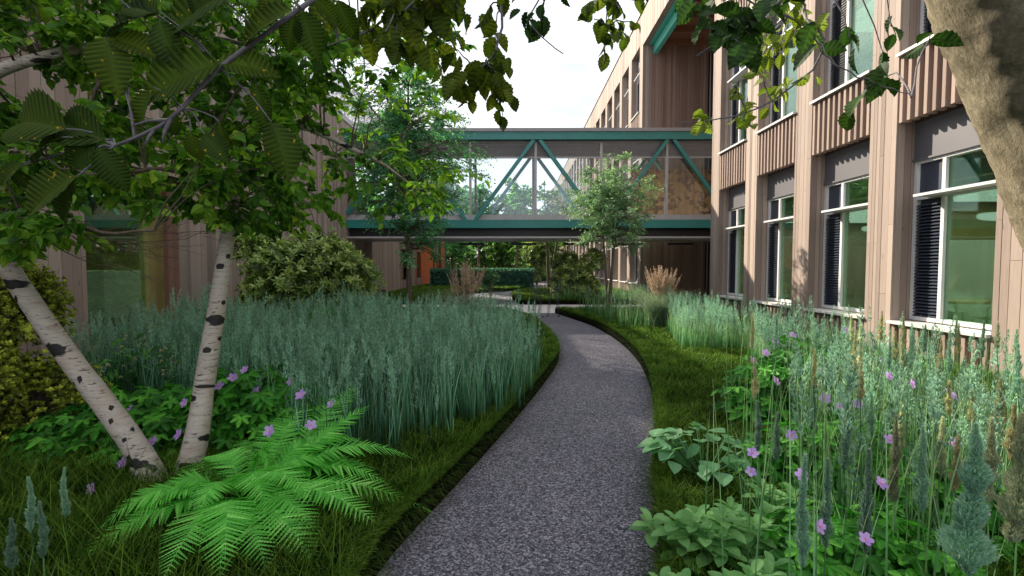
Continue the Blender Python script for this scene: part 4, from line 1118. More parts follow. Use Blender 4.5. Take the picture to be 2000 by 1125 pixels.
# ------------------------------------------------ fern
def fern(loc, fronds, lab):
    t = empty('fern', loc, lab, 'fern')
    base = V3(loc)
    # pinna template: serrated strip
    K = 15; Vp = []; ve_ = []
    for i in range(K):
        u = i / (K - 1); w_ = .095 * (1 - u) ** .7 * (1.0 if i % 2 else .45) + .004
        Vp += [(-w_, u, 0.02), (0, u - (.02 if i % 2 else 0), 0), (w_, u, .02)]; ve_ += [0, 1, 0]
    Qp = []
    for i in range(K - 1):
        a = 3 * i; Qp += [(a, a + 1, a + 4, a + 3), (a + 1, a + 2, a + 5, a + 4)]
    tpl = (np.array(Vp, float), np.array(Qp), np.array(ve_, float))
    for (tip, arch, pl, off) in fronds:
        a = Vector(tuple(base)) + Vector((off[0], off[1], .03)); tip = a + (Vector(tip) - a) * 1.07
        mid = (a + tip) / 2 + Vector((0, 0, arch)); n = 36
        pts = []
        for i in range(n + 1):
            s = i / n; pts.append((1 - s) ** 2 * a + 2 * s * (1 - s) * mid + s * s * tip)
        P = np.array([tuple(x) for x in pts]) - base
        mb = MB(); mb.tube([tuple(x) for x in P[::3]], [.004 * (1 - i / 12) + .0012 for i in range(len(P[::3]))], 5)
        fo = mb.build('frond', MT['fern'], t, True, [0.5] * mb.n)
        T = norm(np.gradient(P, axis=0)); up = np.array([0, 0, 1.0])
        sd = norm(np.cross(T, up)); nrm = norm(np.cross(sd, T))
        s = np.linspace(0, 1, n + 1); ln = pl * np.clip(np.sin(PI * np.clip(s, 0, 1) ** .75) ** .75, .03, 1) * (s > .10)
        parts = []
        for sg in (-1, 1):
            k = ln > .004
            d = norm(sd * sg + T * (.25 + .45 * s)[:, None] + RNG.normal(size=P.shape) * .05 + np.array([0, 0, -.10]))
            parts.append(inst(tpl, P[k], d[k], nrm[k] + RNG.normal(size=P[k].shape) * .1, ln[k], np.clip(.4 + .25 * RNG.normal(size=k.sum()), 0, 1)))
        o = build_parts('foliage', parts, MT['fern'], fo)
    return t
fb_ = on(470, 985, BT)
fr = []
for (px, py, Y, arch, pl, ox, oy) in [(822, 1000, 2.9, .30, .17, 0, 0), (735, 925, 3.3, .28, .16, 0, .1), (712, 800, 3.5, .10, .17, .1, .2), (160, 1100, 2.3, .24, .17, 0, 0), (330, 1120, 2.1, .22, .16, 0, -.05), (520, 1125, 2.25, .26, .15, 0, -.1),
        (620, 1060, 2.5, .30, .15, .05, -.05), (560, 880, 3.6, .12, .15, 0, .2), (330, 900, 3.6, .14, .14, -.1, .1), (250, 985, 3.0, .22, .15, -.05, .05), (440, 1100, 2.2, .30, .15, 0, -.1), (640, 840, 3.9, .12, .16, .1, .2), (700, 1010, 2.7, .26, .14, .1, 0), (480, 860, 3.8, .18, .13, 0, .2), (600, 980, 2.6, .34, .14, 0, 0), (390, 1010, 2.5, .30, .14, 0, 0), (760, 960, 3.1, .34, .15, .1, .1), (560, 820, 3.9, .22, .16, 0, .3), (640, 900, 3.3, .38, .16, .1, .1), (240, 1050, 2.5, .34, .15, -.1, 0), (700, 870, 3.4, .30, .16, .1, .2), (420, 930, 3.2, .40, .14, -.05, .1), (530, 940, 3.0, .45, .15, 0, .1)]:
    fr.append((at(px, py, Y), arch, pl, (ox, oy)))
for (px, py, Y, arch, pl, ox, oy) in [(790, 900, 3.3, .36, .17, .1, .1), (690, 760, 3.9, .12, .17, .1, .3), (600, 790, 4.0, .2, .16, 0, .3), (200, 1040, 2.5, .3, .16, -.1, 0), (430, 1130, 2.15, .3, .16, 0, -.1), (620, 1120, 2.3, .28, .15, .05, -.1), (740, 1040, 2.6, .3, .15, .1, 0), (300, 1010, 2.7, .36, .15, -.1, 0), (520, 1010, 2.6, .42, .15, 0, 0), (660, 940, 3.1, .4, .16, .1, 0)]:
    fr.append((at(px, py, Y), arch, pl, (ox, oy)))
fern((fb_.x, fb_.y, BT), fr, 'bright green fern with arching fronds at the foot of the birch trunks')

# ------------------------------------------------ geraniums
def palm_tpl(lobes=5):
    V = [(0, 0, 0)]; n = lobes * 8; ve_ = [1.0]
    for i in range(n + 1):
        a = -PI * .80 + 2 * PI * .80 * i / n
        u = (i / n * lobes) % 1.0
        r = .28 + .36 * (1 - abs(2 * u - 1)) ** .75 + (.045 if i % 2 else 0)
        r *= 1 - .18 * abs(a) / PI
        zz = .06 * math.cos(2 * PI * u) - .10 * r
        V.append((r * math.sin(a), r * math.cos(a), zz)); ve_.append(.5 + .5 * (abs(u - .5) < .08))
    return np.array(V, float), np.array([(0, i, i + 1) for i in range(1, n + 1)]), np.array(ve_)
TP_PALM = palm_tpl(5)
def petal_tpl():
    V = []; Q = []
    K = 5; prof = [.05, .22, .34, .33, .16]
    for i in range(K):
        t = i / (K - 1); V += [(-prof[i], t, .10 * t + .03), (0, t + (-.05 if i == K - 1 else 0), .10 * t), (prof[i], t, .10 * t + .03)]
    for i in range(K - 1): a = 3 * i; Q += [(a, a + 1, a + 4, a + 3), (a + 1, a + 2, a + 5, a + 4)]
    return np.array(V, float), np.array(Q), np.array([0, 1, 0] * K, float)
TP_PETAL = petal_tpl()
def flower(parent, p, nrm_, size):
    nrm_ = norm(np.array([nrm_]))[0]
    u = norm(np.cross(nrm_, np.array([.3, .2, 1.0])[None]))[0]; v = np.cross(nrm_, u)
    a = np.arange(5) * 2 * PI / 5 + random.random()
    d = np.cos(a)[:, None] * u + np.sin(a)[:, None] * v
    o = build_parts('flower', [inst(TP_PETAL, np.tile(p, (5, 1)), d + .15 * nrm_, np.tile(nrm_, (5, 1)), size)], MT['petal'], parent)
    c = MB(); cc = Vector(tuple(p)) + Vector(tuple(nrm_)) * size * .05
    c.tube([tuple(cc - Vector(tuple(nrm_)) * size * .1), tuple(cc + Vector(tuple(nrm_)) * size * .12)], [size * .16, size * .10], 8); c.build('flower_centre', MT['petal_centre'], o)
def geranium(loc, rx, ry, rz, nleaf, leaf, flowers, lab, fsize=.040):
    t = empty('geranium_plant', loc, lab, 'flowering plant', 'violet flowered geranium mounds')
    base = V3(loc)
    n = nleaf; d = rsph(n); d[:, 2] = np.abs(d[:, 2])
    r = (.55 + .45 * RNG.random((n, 1)))
    p = d * np.array([rx, ry, rz]) * r
    no = norm(d * .8 + np.array([0, -.15, .9]) + .35 * RNG.normal(size=(n, 3)))
    di = norm(d * np.array([1, 1, 0]) + .5 * rdir(n) + np.array([0, 0, -.25]))
    build_parts('leaves', [inst(TP_PALM, p, di, no, leaf * 1.15 * (.7 + .6 * RNG.random(n)))], MT['geranium'], t)
    mb = MB()
    for k in range(0, n, 2):
        mb.tube([(p[k][0] * .15, p[k][1] * .15, 0), (p[k][0] * .7, p[k][1] * .7, p[k][2] * .6), tuple(p[k])], [.003, .0025, .0015], 4, cap=False)
    flowers = [(a_, b_, c_ - .28) for a_, b_, c_ in flowers]
    for (px, py, dY) in flowers:
        fy = base[1] + dY; q = V3(at(px, py, fy)) - base
        q[2] = max(q[2], .05)
        mb.tube([(q[0] * .4, q[1] * .4, max(0.02, q[2] - .22)), (q[0] * .9, q[1] * .9, q[2] - .08), tuple(q)], [.002, .0018, .0015], 4, cap=False)
    mb.build('stems', MT['geranium'], t, vein=[0.3] * mb.n)
    for (px, py, dY) in flowers:
        q = V3(at(px, py, base[1] + dY)) - base; q[2] = max(q[2], .05)
        flower(t, q, (random.uniform(-.5, .5), -.75, random.uniform(.2, .9)), fsize * random.uniform(.85, 1.15))
    return t
def gpos(px, Y): q = at(px, 900, Y); return (q.x, Y, BT)
geranium(gpos(500, 4.0), .68, .5, .62, 480, .13, [(478, 723, 0), (428, 755, -.1), (588, 772, -.2), (648, 789, -.1), (527, 842, -.45), (607, 831, -.3), (500, 765, .1), (493, 928, -.7), (568, 745, .2), (455, 738, .1)], 'violet flowered geranium just right of the upright birch trunk')
geranium(gpos(285, 3.9), .68, .55, .48, 420, .13, [(361, 787, 0), (350, 849, -.2), (295, 828, 0), (225, 875, -.1), (300, 862, -.2), (258, 800, .1)], 'violet flowered geranium behind the leaning birch trunk')
geranium(gpos(150, 3.75), .5, .35, .34, 260, .12, [(180, 955, -.5), (240, 905, -.2), (90, 900, 0)], 'low violet flowered geranium in front of the yellow green shrub at the birch foot')
geranium(gpos(1560, 4.6), .75, .6, .78, 380, .14, [(1548, 655, .1), (1515, 667, 0), (1674, 695, -.1), (1603, 725, -.4), (1515, 745, -.5), (1650, 640 + 5, .2), (1676, 740, -.3), (1720, 705, .1), (1470, 705, -.1), (1495, 690, 0)], 'violet flowered geranium mound, tallest, against the battens on the right', .036)
geranium(gpos(1640, 3.1), .62, .5, .52, 380, .125, [(1611, 778, 0), (1675, 790, 0), (1546, 850, -.2), (1642, 795, .2), (1735, 735, .3), (1780, 750, .3), (1862, 865, -.2)], 'violet flowered geranium mound in the middle of the right bed', .033)
geranium(gpos(1690, 2.2), .55, .4, .32, 420, .10, [(1720, 944, -.1), (1690, 1053, -.45), (1565, 928, 0), (1466, 922, .1), (1738, 860, .25), (1600, 1028, -.3), (1920, 1000, .0), (1897, 1015, .1), (1470, 885, .2)], 'violet flowered geranium nearest the camera on the right', .027)
geranium(gpos(1850, 2.6), .5, .4, .34, 260, .11, [(1905, 885, -.1), (1855, 770, .4)], 'low geranium leaves under the cream plumes on the right')
geranium(gpos(640, 8.6), .9, .7, .75, 420, .11, [], 'leafy green mound in front of the evergreen shrub on the left')

# pale bell flowers on thin stems at the left
def lily(px, Y, h, lab):
    q = gpos(px, Y); t = empty('bell_flower_plant', q, lab, 'flowering plant', 'thin stemmed plants with cream bells')
    mb = MB(); PO = []; DI = []; fl = []
    for k in range(5):
        a = random.uniform(0, 2 * PI); hh = h * random.uniform(.75, 1.05); ex, ey = .16 * math.cos(a) * hh, .16 * math.sin(a) * hh
        P = [(0, 0, 0), (ex * .3, ey * .3, hh * .5), (ex, ey, hh)]
        mb.tube(P, [.003, .0025, .0015], 5)
        for j in range(9):
            s = .3 + .7 * j / 8; b = j * 2.4
            PO.append((ex * s * s, ey * s * s, hh * s)); DI.append((math.cos(b), math.sin(b), .1 - .5 * (j % 2)))
            if j > 3 and random.random() < .6: fl.append((ex * s * s + .05 * math.cos(b + 1), ey * s * s + .05 * math.sin(b + 1), hh * s - .03))
    mb.build('stems', MT['geranium'], t, vein=[.3] * mb.n)
    PO = np.array(PO, float); DI = np.array(DI, float)
    build_parts('leaves', [inst(TP_LANCE, PO, DI, np.tile([0, 0, 1.0], (len(PO), 1)) + .2 * RNG.normal(size=PO.shape), .12 * (.7 + .6 * RNG.random(len(PO))))], MT['geranium'], t)
    for f in fl:
        d = norm(np.array([[math.cos(x), math.sin(x), -.9] for x in (0, 1.26, 2.5, 3.8, 5.0)]))
        build_parts('flower', [inst(TP_LANCE, np.tile(np.array(f), (5, 1)), d, np.tile([0, 0, 1.0], (5, 1)), .035)], MT['bell'], t)
for px, Y, h, lb_ in [(270, 4.9, .85, 'thin stemmed plant with cream bells, just behind the leaning birch trunk'), (345, 4.7, .72, 'thin stemmed plant with cream bells between the two birch trunks'), (215, 4.5, .66, 'thin stemmed plant with cream bells nearest the yellow green shrub')]:
    lily(px, Y, h, lb_)

# broadleaf plants on the right verge
def hosta(loc, r, h, n, tpl, leaf, mat, lab, cat, group=None):
    t = empty('broadleaf_plant', loc, lab, cat, group); mb = MB()
    a = RNG.random(n) * 2 * PI; rr_ = r * RNG.random(n) ** .5
    p = np.stack([np.cos(a) * rr_, np.sin(a) * rr_, h * (.55 + .5 * RNG.random(n)) * (1 - .35 * (rr_ / r) ** 2)], 1)
    di = norm(np.stack([np.cos(a), np.sin(a), -.15 + 0 * a], 1) + .5 * RNG.normal(size=(n, 3)) * np.array([1, 1, .3]))
    no = norm(np.array([0, 0, 1.0]) + .22 * RNG.normal(size=(n, 3)))
    build_parts('leaves', [inst(tpl, p, di, no, leaf * (.75 + .5 * RNG.random(n)))], mat, t)
    for k in range(n): mb.tube([(p[k][0] * .2, p[k][1] * .2, 0), (p[k][0] * .8, p[k][1] * .8, p[k][2] * .7), tuple(p[k])], [.003, .0025, .002], 4, cap=False)
    mb.build('stems', mat, t, vein=[.2] * mb.n)
q = on(1385, 935, BT)
hosta((q.x, q.y + .1, BT), .36, .30, 64, TP_HEART, .115, MT['hosta'], 'matt green plant with flat heart shaped leaves on the right verge', 'broadleaf plant')
def whorl_plant(loc, r, h, ns, lab, group):
    t = empty('light_green_plant', loc, lab, 'leafy plant', group); mb = MB(); PO = []; DI = []; NO = []; SC = []
    for k in range(int(ns * .62)):
        a = random.uniform(0, 2 * PI); q = r * math.sqrt(random.random()); x, y = q * math.cos(a), q * math.sin(a); hh = h * random.uniform(.6, 1.05) * (1 - .3 * (q / r) ** 2)
        mb.tube([(x * .6, y * .6, 0), (x, y, hh)], [.003, .002], 5)
        for lev, (m_, tilt, s) in enumerate([(4, .15, 1.0), (4, .45, .85), (3, .9, .6)]):
            for j in range(m_):
                b = a + lev * .8 + j * 2 * PI / m_ + random.uniform(-.2, .2)
                PO.append((x, y, hh - .05 + .03 * lev)); DI.append((math.cos(b), math.sin(b), tilt)); NO.append((-math.cos(b) * tilt, -math.sin(b) * tilt, 1)); SC.append(.125 * s * random.uniform(.8, 1.15))
    mb.build('stems', MT['laurel'], t, vein=[.2] * mb.n)
    build_parts('leaves', [inst(TP_OVAL, np.array(PO), np.array(DI), np.array(NO), np.array(SC))], MT['laurel'], t)
for (px, py, r, h, ns, lb_) in [(1345, 1100, .20, .22, 12, 'light green oval leaved plant at the gravel edge, closest to the path'), (1440, 1090, .24, .26, 16, 'light green oval leaved plant between the path edge plant and the reeds'), (1420, 1185, .3, .2, 18, 'light green oval leaved plant cut by the bottom edge of the view'), (1560, 1120, .25, .18, 14, 'light green oval leaved plant furthest right among the dark plumes'), (1500, 1040, .2, .22, 12, 'light green oval leaved plant behind the others near the flowers')]:
    q = on(px, py, BT); whorl_plant((q.x, q.y, BT), r, h, ns, lb_, 'light green oval leaved plants at the bottom right')

# ================================================================== TREES AND SHRUBS
def trunk_mesh(name, pts, radii, mat, parent, n=20, seg=70, scars=(), knob=.04):
    P = resample(pts, seg); L = len(P); rad = np.interp(np.linspace(0, 1, L), np.linspace(0, 1, len(radii)), radii)
    mb = MB(); mb.tube([tuple(p) for p in P], rad, n, .5)
    V = np.array(mb.v)
    C = np.repeat(np.array([tuple(p) for p in P]), n, 0)
    for i in range(len(V)):
        q = Vector(V[i]); k = 1 + knob * mnoise.noise(q * 7) + knob * .6 * mnoise.noise(q * 21)
        V[i] = C[i] + (V[i] - C[i]) * k
    vein = np.zeros(len(V))
    if scars:
        px, py = proj(V); Q = V - EYE; front = ((V - C) * Q).sum(1) < 0.02 * 0 + 0
        for (sx_, sy_, rx_, ry_) in scars:
            d = ((px - sx_) / rx_) ** 2 + ((py - sy_) / ry_) ** 2
            vein = np.maximum(vein, np.where(front, np.clip(1.15 - .55 * d, 0, 1), 0))
    mb.v = [tuple(v) for v in V]
    return mb.build(name, mat, parent, True, vein)
def skel(pts, radii, n=14):
    P = resample(pts, n); rad = np.interp(np.linspace(0, 1, n), np.linspace(0, 1, len(radii)), radii)
    return [(p, float(r)) for p, r in zip(P, rad)]
def grid_clusters(poly, step, Yr, rad, nl, jit=.45, skip=0.0):
    P_ = np.array(poly, float); out = []
    x0, y0 = P_.min(0); x1, y1 = P_.max(0)
    y = y0
    while y < y1:
        x = x0
        while x < x1:
            px, py = x + random.uniform(-jit, jit) * step, y + random.uniform(-jit, jit) * step
            if random.random() >= skip and inpoly(np.array([[px, py]]), poly)[0]:
                Y = random.uniform(*Yr); c = at(px, py, Y); r = rad * Y / F
                out.append((c, (r, r * 1.1, r * .75), nl))
            x += step
        y += step
    return out

# ---- birch
bt_ = empty('birch_tree', (0, 0, 0), 'two stemmed white barked birch with black scars and a broad leafy crown on the left', 'tree')
YA = 3.3
TA = [at(330, 1010, 3.22), at(302, 940, 3.25), at(262, 870, 3.28), at(205, 790, 3.3), at(140, 705, 3.32), at(80, 620, 3.35), at(30, 545, 3.38), at(-8, 480, 3.4), at(-30, 400, 3.4), at(-50, 250, 3.4), at(-90, 100, 3.4), at(-110, -150, 3.5), at(-80, -500, 3.7)]
TA[0].z = 0.0
trunk_mesh('trunk', TA, [.098, .076, .069, .064, .061, .059, .057, .055, .052, .047, .042, .033, .02], MT['birch'], bt_, 28, 150,
    [(12, 555, 48, 10), (102, 684, 27, 13), (30, 583, 6, 4), (62, 660, 5, 4), (66, 657, 9, 4), (140, 752, 16, 4), (155, 740, 7, 4), (213, 795, 10, 4), (266, 907, 32, 9), (215, 823, 8, 3), (245, 860, 9, 3), (258, 838, 6, 3), (298, 915, 10, 5), (285, 960, 14, 3), (255, 895, 10, 3), (34, 597, 5, 3), (150, 700, 5, 3)])
TB = [at(352, 985, 3.32), at(366, 925, 3.36), at(385, 850, 3.42), at(398, 760, 3.5), at(410, 680, 3.56), at(424, 600, 3.62), at(437, 510, 3.7), at(448, 440, 3.75), at(462, 330, 3.85), at(480, 180, 4.0), at(500, 0, 4.2), at(510, -250, 4.5), at(500, -500, 4.7)]
TB[0].z = 0.0
trunk_mesh('trunk', TB, [.092, .072, .063, .055, .050, .047, .044, .041, .038, .033, .028, .02, .012], MT['birch'], bt_, 28, 150,
    [(421, 625, 20, 11), (402, 751, 26, 5), (378, 836, 12, 4), (400, 858, 14, 8), (372, 910, 26, 6), (404, 684, 9, 4), (437, 590, 4, 3), (445, 462, 14, 3), (430, 520, 8, 3), (388, 797, 7, 4), (377, 778, 6, 3), (430, 660, 5, 3), (360, 920, 12, 3), (446, 500, 5, 2)])
L1 = [at(-60, 175, 3.3), at(0, 138, 3.2), at(60, 118, 3.25), at(130, 100, 3.35), at(250, 78, 3.5), at(360, 50, 3.7), at(460, 10, 3.9)]
L3 = [at(470, 255, 3.92), at(530, 240, 3.95), at(590, 247, 4.0), at(650, 272, 4.1), at(690, 292, 4.2), at(750, 322, 4.4), at(820, 375, 4.7)]
L4 = [at(483, 170, 4.02), at(560, 140, 4.1), at(650, 112, 4.2), at(760, 90, 4.4), at(880, 70, 4.6)]
L5 = [at(205, 105, 3.45), at(195, 150, 3.4), at(178, 200, 3.4), at(165, 260, 3.5)]
L6 = [at(455, 400, 3.8), at(400, 350, 3.5), at(320, 330, 3.3), at(220, 340, 3.1), at(120, 330, 3.0)]
L7 = [at(-30, 430, 3.4), at(40, 425, 3.2), at(120, 440, 3.0), at(230, 455, 2.9), at(300, 450, 2.9)]
trunk_mesh('limb', L1, [.042, .038, .032, .026, .02, .014, .008], MT['birch'], bt_, 14, 50, [(80, 118, 22, 5), (108, 104, 9, 4), (20, 130, 6, 3)])
trunk_mesh('limb', L3, [.03, .028, .025, .02, .016, .011, .006], MT['birch'], bt_, 14, 50, [(640, 262, 12, 4), (680, 285, 30, 4), (600, 250, 5, 3)])
mb = MB(); sk = skel(TA, [.15, .02], 40)[16:] + skel(TB, [.15, .02], 40)[18:]
for L_ in (L4, L5, L6, L7): mb.tube(resample(L_, 16, .01), [.022 - .016 * i / 15 for i in range(16)], 7)
for L_ in (L1, L3, L4, L5, L6, L7): sk += skel(L_, [.02, .008], 14)
cl = []
P1 = [(-90, -80), (640, -80), (690, 60), (650, 190), (610, 270), (560, 320), (530, 380), (430, 420), (330, 415), (180, 395), (90, 450), (-90, 470)]
hole = [[(-90, 70), (60, 50), (70, 200), (-90, 190)], [(25, 150), (150, 140), (185, 215), (60, 250)]]
c1 = grid_clusters(P1, 40, (2.9, 4.8), 46, 76)
def pxof(c): a, b = proj(np.array([tuple(c)])); return a[0], b[0]
for c in c1:
    x, y = pxof(c[0])
    if any(inpoly(np.array([[x, y]]), h_)[0] for h_ in hole): continue
    cl.append(c)
cl += grid_clusters([(640, -80), (930, -80), (880, 60), (930, 180), (900, 240), (800, 270), (690, 240), (650, 160)], 58, (3.8, 4.9), 44, 44, skip=.10)
cl += grid_clusters([(690, 260), (860, 275), (930, 330), (900, 400), (800, 425), (640, 430), (520, 440), (450, 450), (520, 390), (600, 340)], 52, (3.8, 4.8), 42, 44, skip=.12)
cl += grid_clusters([(430, 410), (540, 400), (640, 380), (640, 440), (560, 470), (480, 470)], 50, (3.4, 4.2), 36, 44)
cl += grid_clusters([(-60, 430), (180, 430), (200, 480), (60, 520), (-60, 520)], 45, (2.8, 3.4), 40, 34)
cl += grid_clusters([(-60, 40), (60, 40), (40, 120), (-60, 100)], 45, (2.8, 3.4), 25, 12)
cl += grid_clusters([(360, 300), (580, 300), (600, 400), (540, 460), (470, 470), (400, 440), (340, 400)], 42, (3.1, 3.7), 40, 50)
cl += grid_clusters([(-80, 380), (120, 380), (130, 480), (60, 515), (-80, 520)], 42, (2.7, 3.2), 38, 44)
top = grid_clusters([(-500, -900), (700, -900), (700, -80), (-500, -80)], 130, (2.5, 5.5), 110, 70)
cl += top
POs = crown_geo(mb, sk, cl, .064, 8, .35, .55, .010, 0, None, .0016, 1.15, .5, 5)
# bare hanging twigs
for (a, b_) in [((60, 430), (430, 452)), ((120, 445), (400, 478)), ((100, 440), (350, 505)), ((140, 460), (300, 540)), ((200, 450), (380, 430)), ((180, 470), (340, 480)), ((90, 470), (250, 520)), ((220, 470), (445, 440)),
                ((0, 90), (120, 20)), ((-20, 120), (90, 60)), ((10, 60), (140, 130)), ((590, 250), (620, 420)), ((640, 270), (720, 400)), ((640, 150), (760, 250)), ((700, 180), (850, 330)), ((760, 330), (820, 420)), ((820, 250), (905, 285)), ((700, 290), (880, 280)), ((560, 420), (610, 500)), ((600, 400), (640, 470))]:
    Ya, Yb = random.uniform(2.9, 3.6) + (1 if a[0] > 500 else 0), random.uniform(2.9, 3.6) + (1 if a[0] > 500 else 0)
    p0, p1 = at(a[0], a[1], Ya), at(b_[0], b_[1], Yb); md = (p0 + p1) / 2 - Vector((0, 0, .05))
    mb.tube(resample([p0, md, p1], 8, .012), [.0045 - .0035 * i / 7 for i in range(8)], 5)
    for k in range(4):
        s = random.uniform(.3, .9); q = p0.lerp(p1, s) - Vector((0, 0, .04)); e = q + (p1 - p0) * random.uniform(.12, .3) + Vector((random.uniform(-.1, .1), random.uniform(-.1, .1), random.uniform(-.1, .1)))
        mb.tube([q, (q + e) / 2 + Vector((0, 0, .01)), e], [.0025, .0018, .001], 4)
mb.build('branches', MT['bark_brown'], bt_, True)
build_parts('crown', [inst(TP_MED, *POs)], MT['birch_leaf'], bt_)

# ---- large leaning tree on the right, its twigs hang over the view
ht = empty('hornbeam_tree', (0, 0, 0), 'thick leaning trunk at the right edge with large pleated leaves hanging across the top', 'tree')
HT = [at(2400, 1300, 2.4), at(2340, 1000, 2.4), at(2260, 760, 2.4), at(2175, 520, 2.4), at(2112, 330, 2.38), at(2055, 160, 2.35), at(1990, -20, 2.3), at(1900, -220, 2.2), at(1800, -450, 2.0)]
HT[0].z = -.05
trunk_mesh('trunk', HT, [.34, .30, .285, .28, .285, .29, .31, .24, .18], MT['trunk'], ht, 48, 160, (), .05)
B1 = [at(1800, -450, 2.0), at(1500, -420, 1.6), at(1150, -300, 1.35), at(850, -150, 1.15), at(640, -20, 1.02), at(500, 80, .98), at(420, 140, .97), at(330, 235, .96), at(225, 285, .97)]
B2 = [at(1150, -300, 1.35), at(1060, -150, 1.45), at(985, -20, 1.5), at(978, 60, 1.5), at(965, 105, 1.5), at(925, 140, 1.5), at(890, 175, 1.5)]
B3 = [at(1150, -300, 1.35), at(950, -120, 1.4), at(820, 0, 1.45), at(720, 60, 1.5), at(640, 90, 1.5)]
B4 = [at(1500, -420, 1.7), at(1350, -250, 1.75), at(1240, -80, 1.8), at(1190, 20, 1.8), at(1180, 90, 1.8)]
B5 = [at(1900, -220, 2.1), at(1720, -120, 1.9), at(1560, -20, 1.7), at(1440, 60, 1.6), at(1360, 110, 1.55)]
B6 = [at(1560, -20, 1.7), at(1600, 90, 1.55), at(1680, 150, 1.5), at(1780, 190, 1.5)]
B7 = [at(1620, -150, 2.5), at(1500, 0, 2.4), at(1560, 40, 2.35), at(1610, 68, 2.3), at(1590, 130, 2.35), at(1500, 200, 2.4), at(1420, 230, 2.4), at(1320, 240, 2.4)]
B8 = [at(1350, -250, 1.75), at(1200, -150, 1.6), at(1060, -10, 1.5), at(1040, 50, 1.5), at(1100, 105, 1.5)]
for Bn, r in ((B1, .03), (B5, .015)):
    trunk_mesh('limb', Bn, [r, r * .7, r * .45, r * .3, .008, .006, .0055, .005, .003], MT['bark_grey'], ht, 10, 60)
mb = MB()
for Bn, r in ((B2, .008), (B3, .008), (B4, .007), (B6, .0045), (B7, .009), (B8, .006)):
    mb.tube(resample(Bn, 26, .006), [r * (1 - .75 * i / 25) for i in range(26)], 7)
mb.tube([at(330, 235, .96), at(290, 236, .96), at(258, 245, .96)], [.004, .003, .0015], 6)
mb.tube([at(335, 232, .96), at(322, 255, .95), at(318, 278, .95)], [.0045, .0035, .002], 6)
mb.tube([at(300, 255, .96), at(290, 270, .95), at(283, 283, .95)], [.0035, .003, .0015], 6)
def hang_leaves(poly, n, Yr, leaf, sk, tpl, mat, name, down=1.0, spread=.6, cl_n=6, var=None, normal=(0, -.6, .4)):
    """drooping sprays of cl_n leaves"""
    PO = []; DI = []; NO = []; SC = []; S_ = np.array([tuple(p) for p, r in sk]); k = 0
    P_ = np.array(poly, float); x0, y0 = P_.min(0); x1, y1 = P_.max(0)
    while k < n:
        px, py = random.uniform(x0, x1), random.uniform(y0, y1)
        if not inpoly(np.array([[px, py]]), poly)[0]: continue
        c = V3(at(px, py, random.uniform(*Yr)))
        a = S_[np.argmin(np.linalg.norm(S_ - c, axis=1) + .4 * np.maximum(0, c[2] - S_[:, 2]))]
        if np.linalg.norm(c - a) > .05:
            md = (a + c) / 2 + np.array([0, 0, .15 * np.linalg.norm(c - a)])
            mb.tube(resample([tuple(a), tuple(md), tuple(c)], 6, .006), [.0035, .003, .0026, .0022, .0018, .0013], 4, cap=False)
        T = norm((c - a + np.array([0, 0, -.3 * np.linalg.norm(c - a)]))[None])[0]
        for j in range(cl_n):
            s = j / max(1, cl_n - 1); p = c - T * leaf * .45 * (cl_n - 1 - j) + RNG.normal(size=3) * leaf * .06
            sd = np.cross(T, [0, 0, 1.0]); sd = sd / max(1e-6, np.linalg.norm(sd))
            d = T * .5 + sd * (.75 if j % 2 else -.75) * spread + np.array([0, 0, -down]) * (.5 + .5 * random.random()) + RNG.normal(size=3) * .25
            PO.append(p); DI.append(d); NO.append(np.array(normal) + RNG.normal(size=3) * .45); SC.append(leaf * random.uniform(.65, 1.15)); k += 1
    PO, DI, NO, SC = map(np.array, (PO, DI, NO, SC))
    va = np.clip(.5 + .25 * RNG.normal(size=len(PO)), 0, 1)
    return build_parts(name, [inst(tpl, PO, DI, NO, SC, va)], mat, ht)
s_mid = skel(B2, [.01, .01], 20) + skel(B3, [.01, .01], 20)
pm = [(590, -70), (1000, -70), (985, 30), (955, 90), (985, 150), (960, 180), (890, 175), (820, 130), (740, 100), (640, 60)]
hang_leaves(pm, 190, (1.35, 1.9), .078, s_mid, TP_HORN_LO, MT['horn_mid'], 'foliage')
hang_leaves([(900, 100), (1000, 110), (1000, 175), (985, 250), (930, 250), (905, 190)], 34, (1.5, 1.7), .062, s_mid, TP_HORN_LO, MT['horn_mid'], 'foliage', cl_n=4)
hang_leaves([(1000, 0), (1060, 30), (1110, 100), (1080, 105), (1020, 60)], 12, (1.5, 1.6), .058, skel(B8, [.01, .01], 14), TP_HORN_LO, MT['horn_dark'], 'foliage', cl_n=3)
hang_leaves([(1060, -40), (1120, -40), (1130, 10), (1080, 10)], 8, (1.5, 1.7), .05, skel(B8, [.01, .01], 14), TP_HORN_LO, MT['horn_dark'], 'foliage', cl_n=3)
hang_leaves([(1130, -40), (1265, -40), (1260, 50), (1200, 100), (1180, 110), (1145, 60)], 52, (1.7, 1.9), .058, skel(B4, [.01, .01], 14), TP_HORN_LO, MT['horn_mid'], 'foliage', cl_n=5)
s_r = skel(B5, [.01, .01], 16) + skel(B6, [.01, .01], 16)
hang_leaves([(1320, -60), (1560, -60), (1600, 60), (1640, 150), (1680, 220), (1560, 170), (1500, 140), (1420, 100), (1340, 60)], 50, (1.45, 1.7), .092, s_r, TP_HORN_LO, MT['horn_dark'], 'foliage', .45, .9, 4, normal=(0, -.3, .8))
hang_leaves([(1640, 40), (1850, 40), (1830, 130), (1740, 170), (1660, 120)], 14, (1.6, 1.9), .085, s_r, TP_HORN_LO, MT['horn_dark'], 'foliage', .4, .9, 3, normal=(0, -.3, .8))
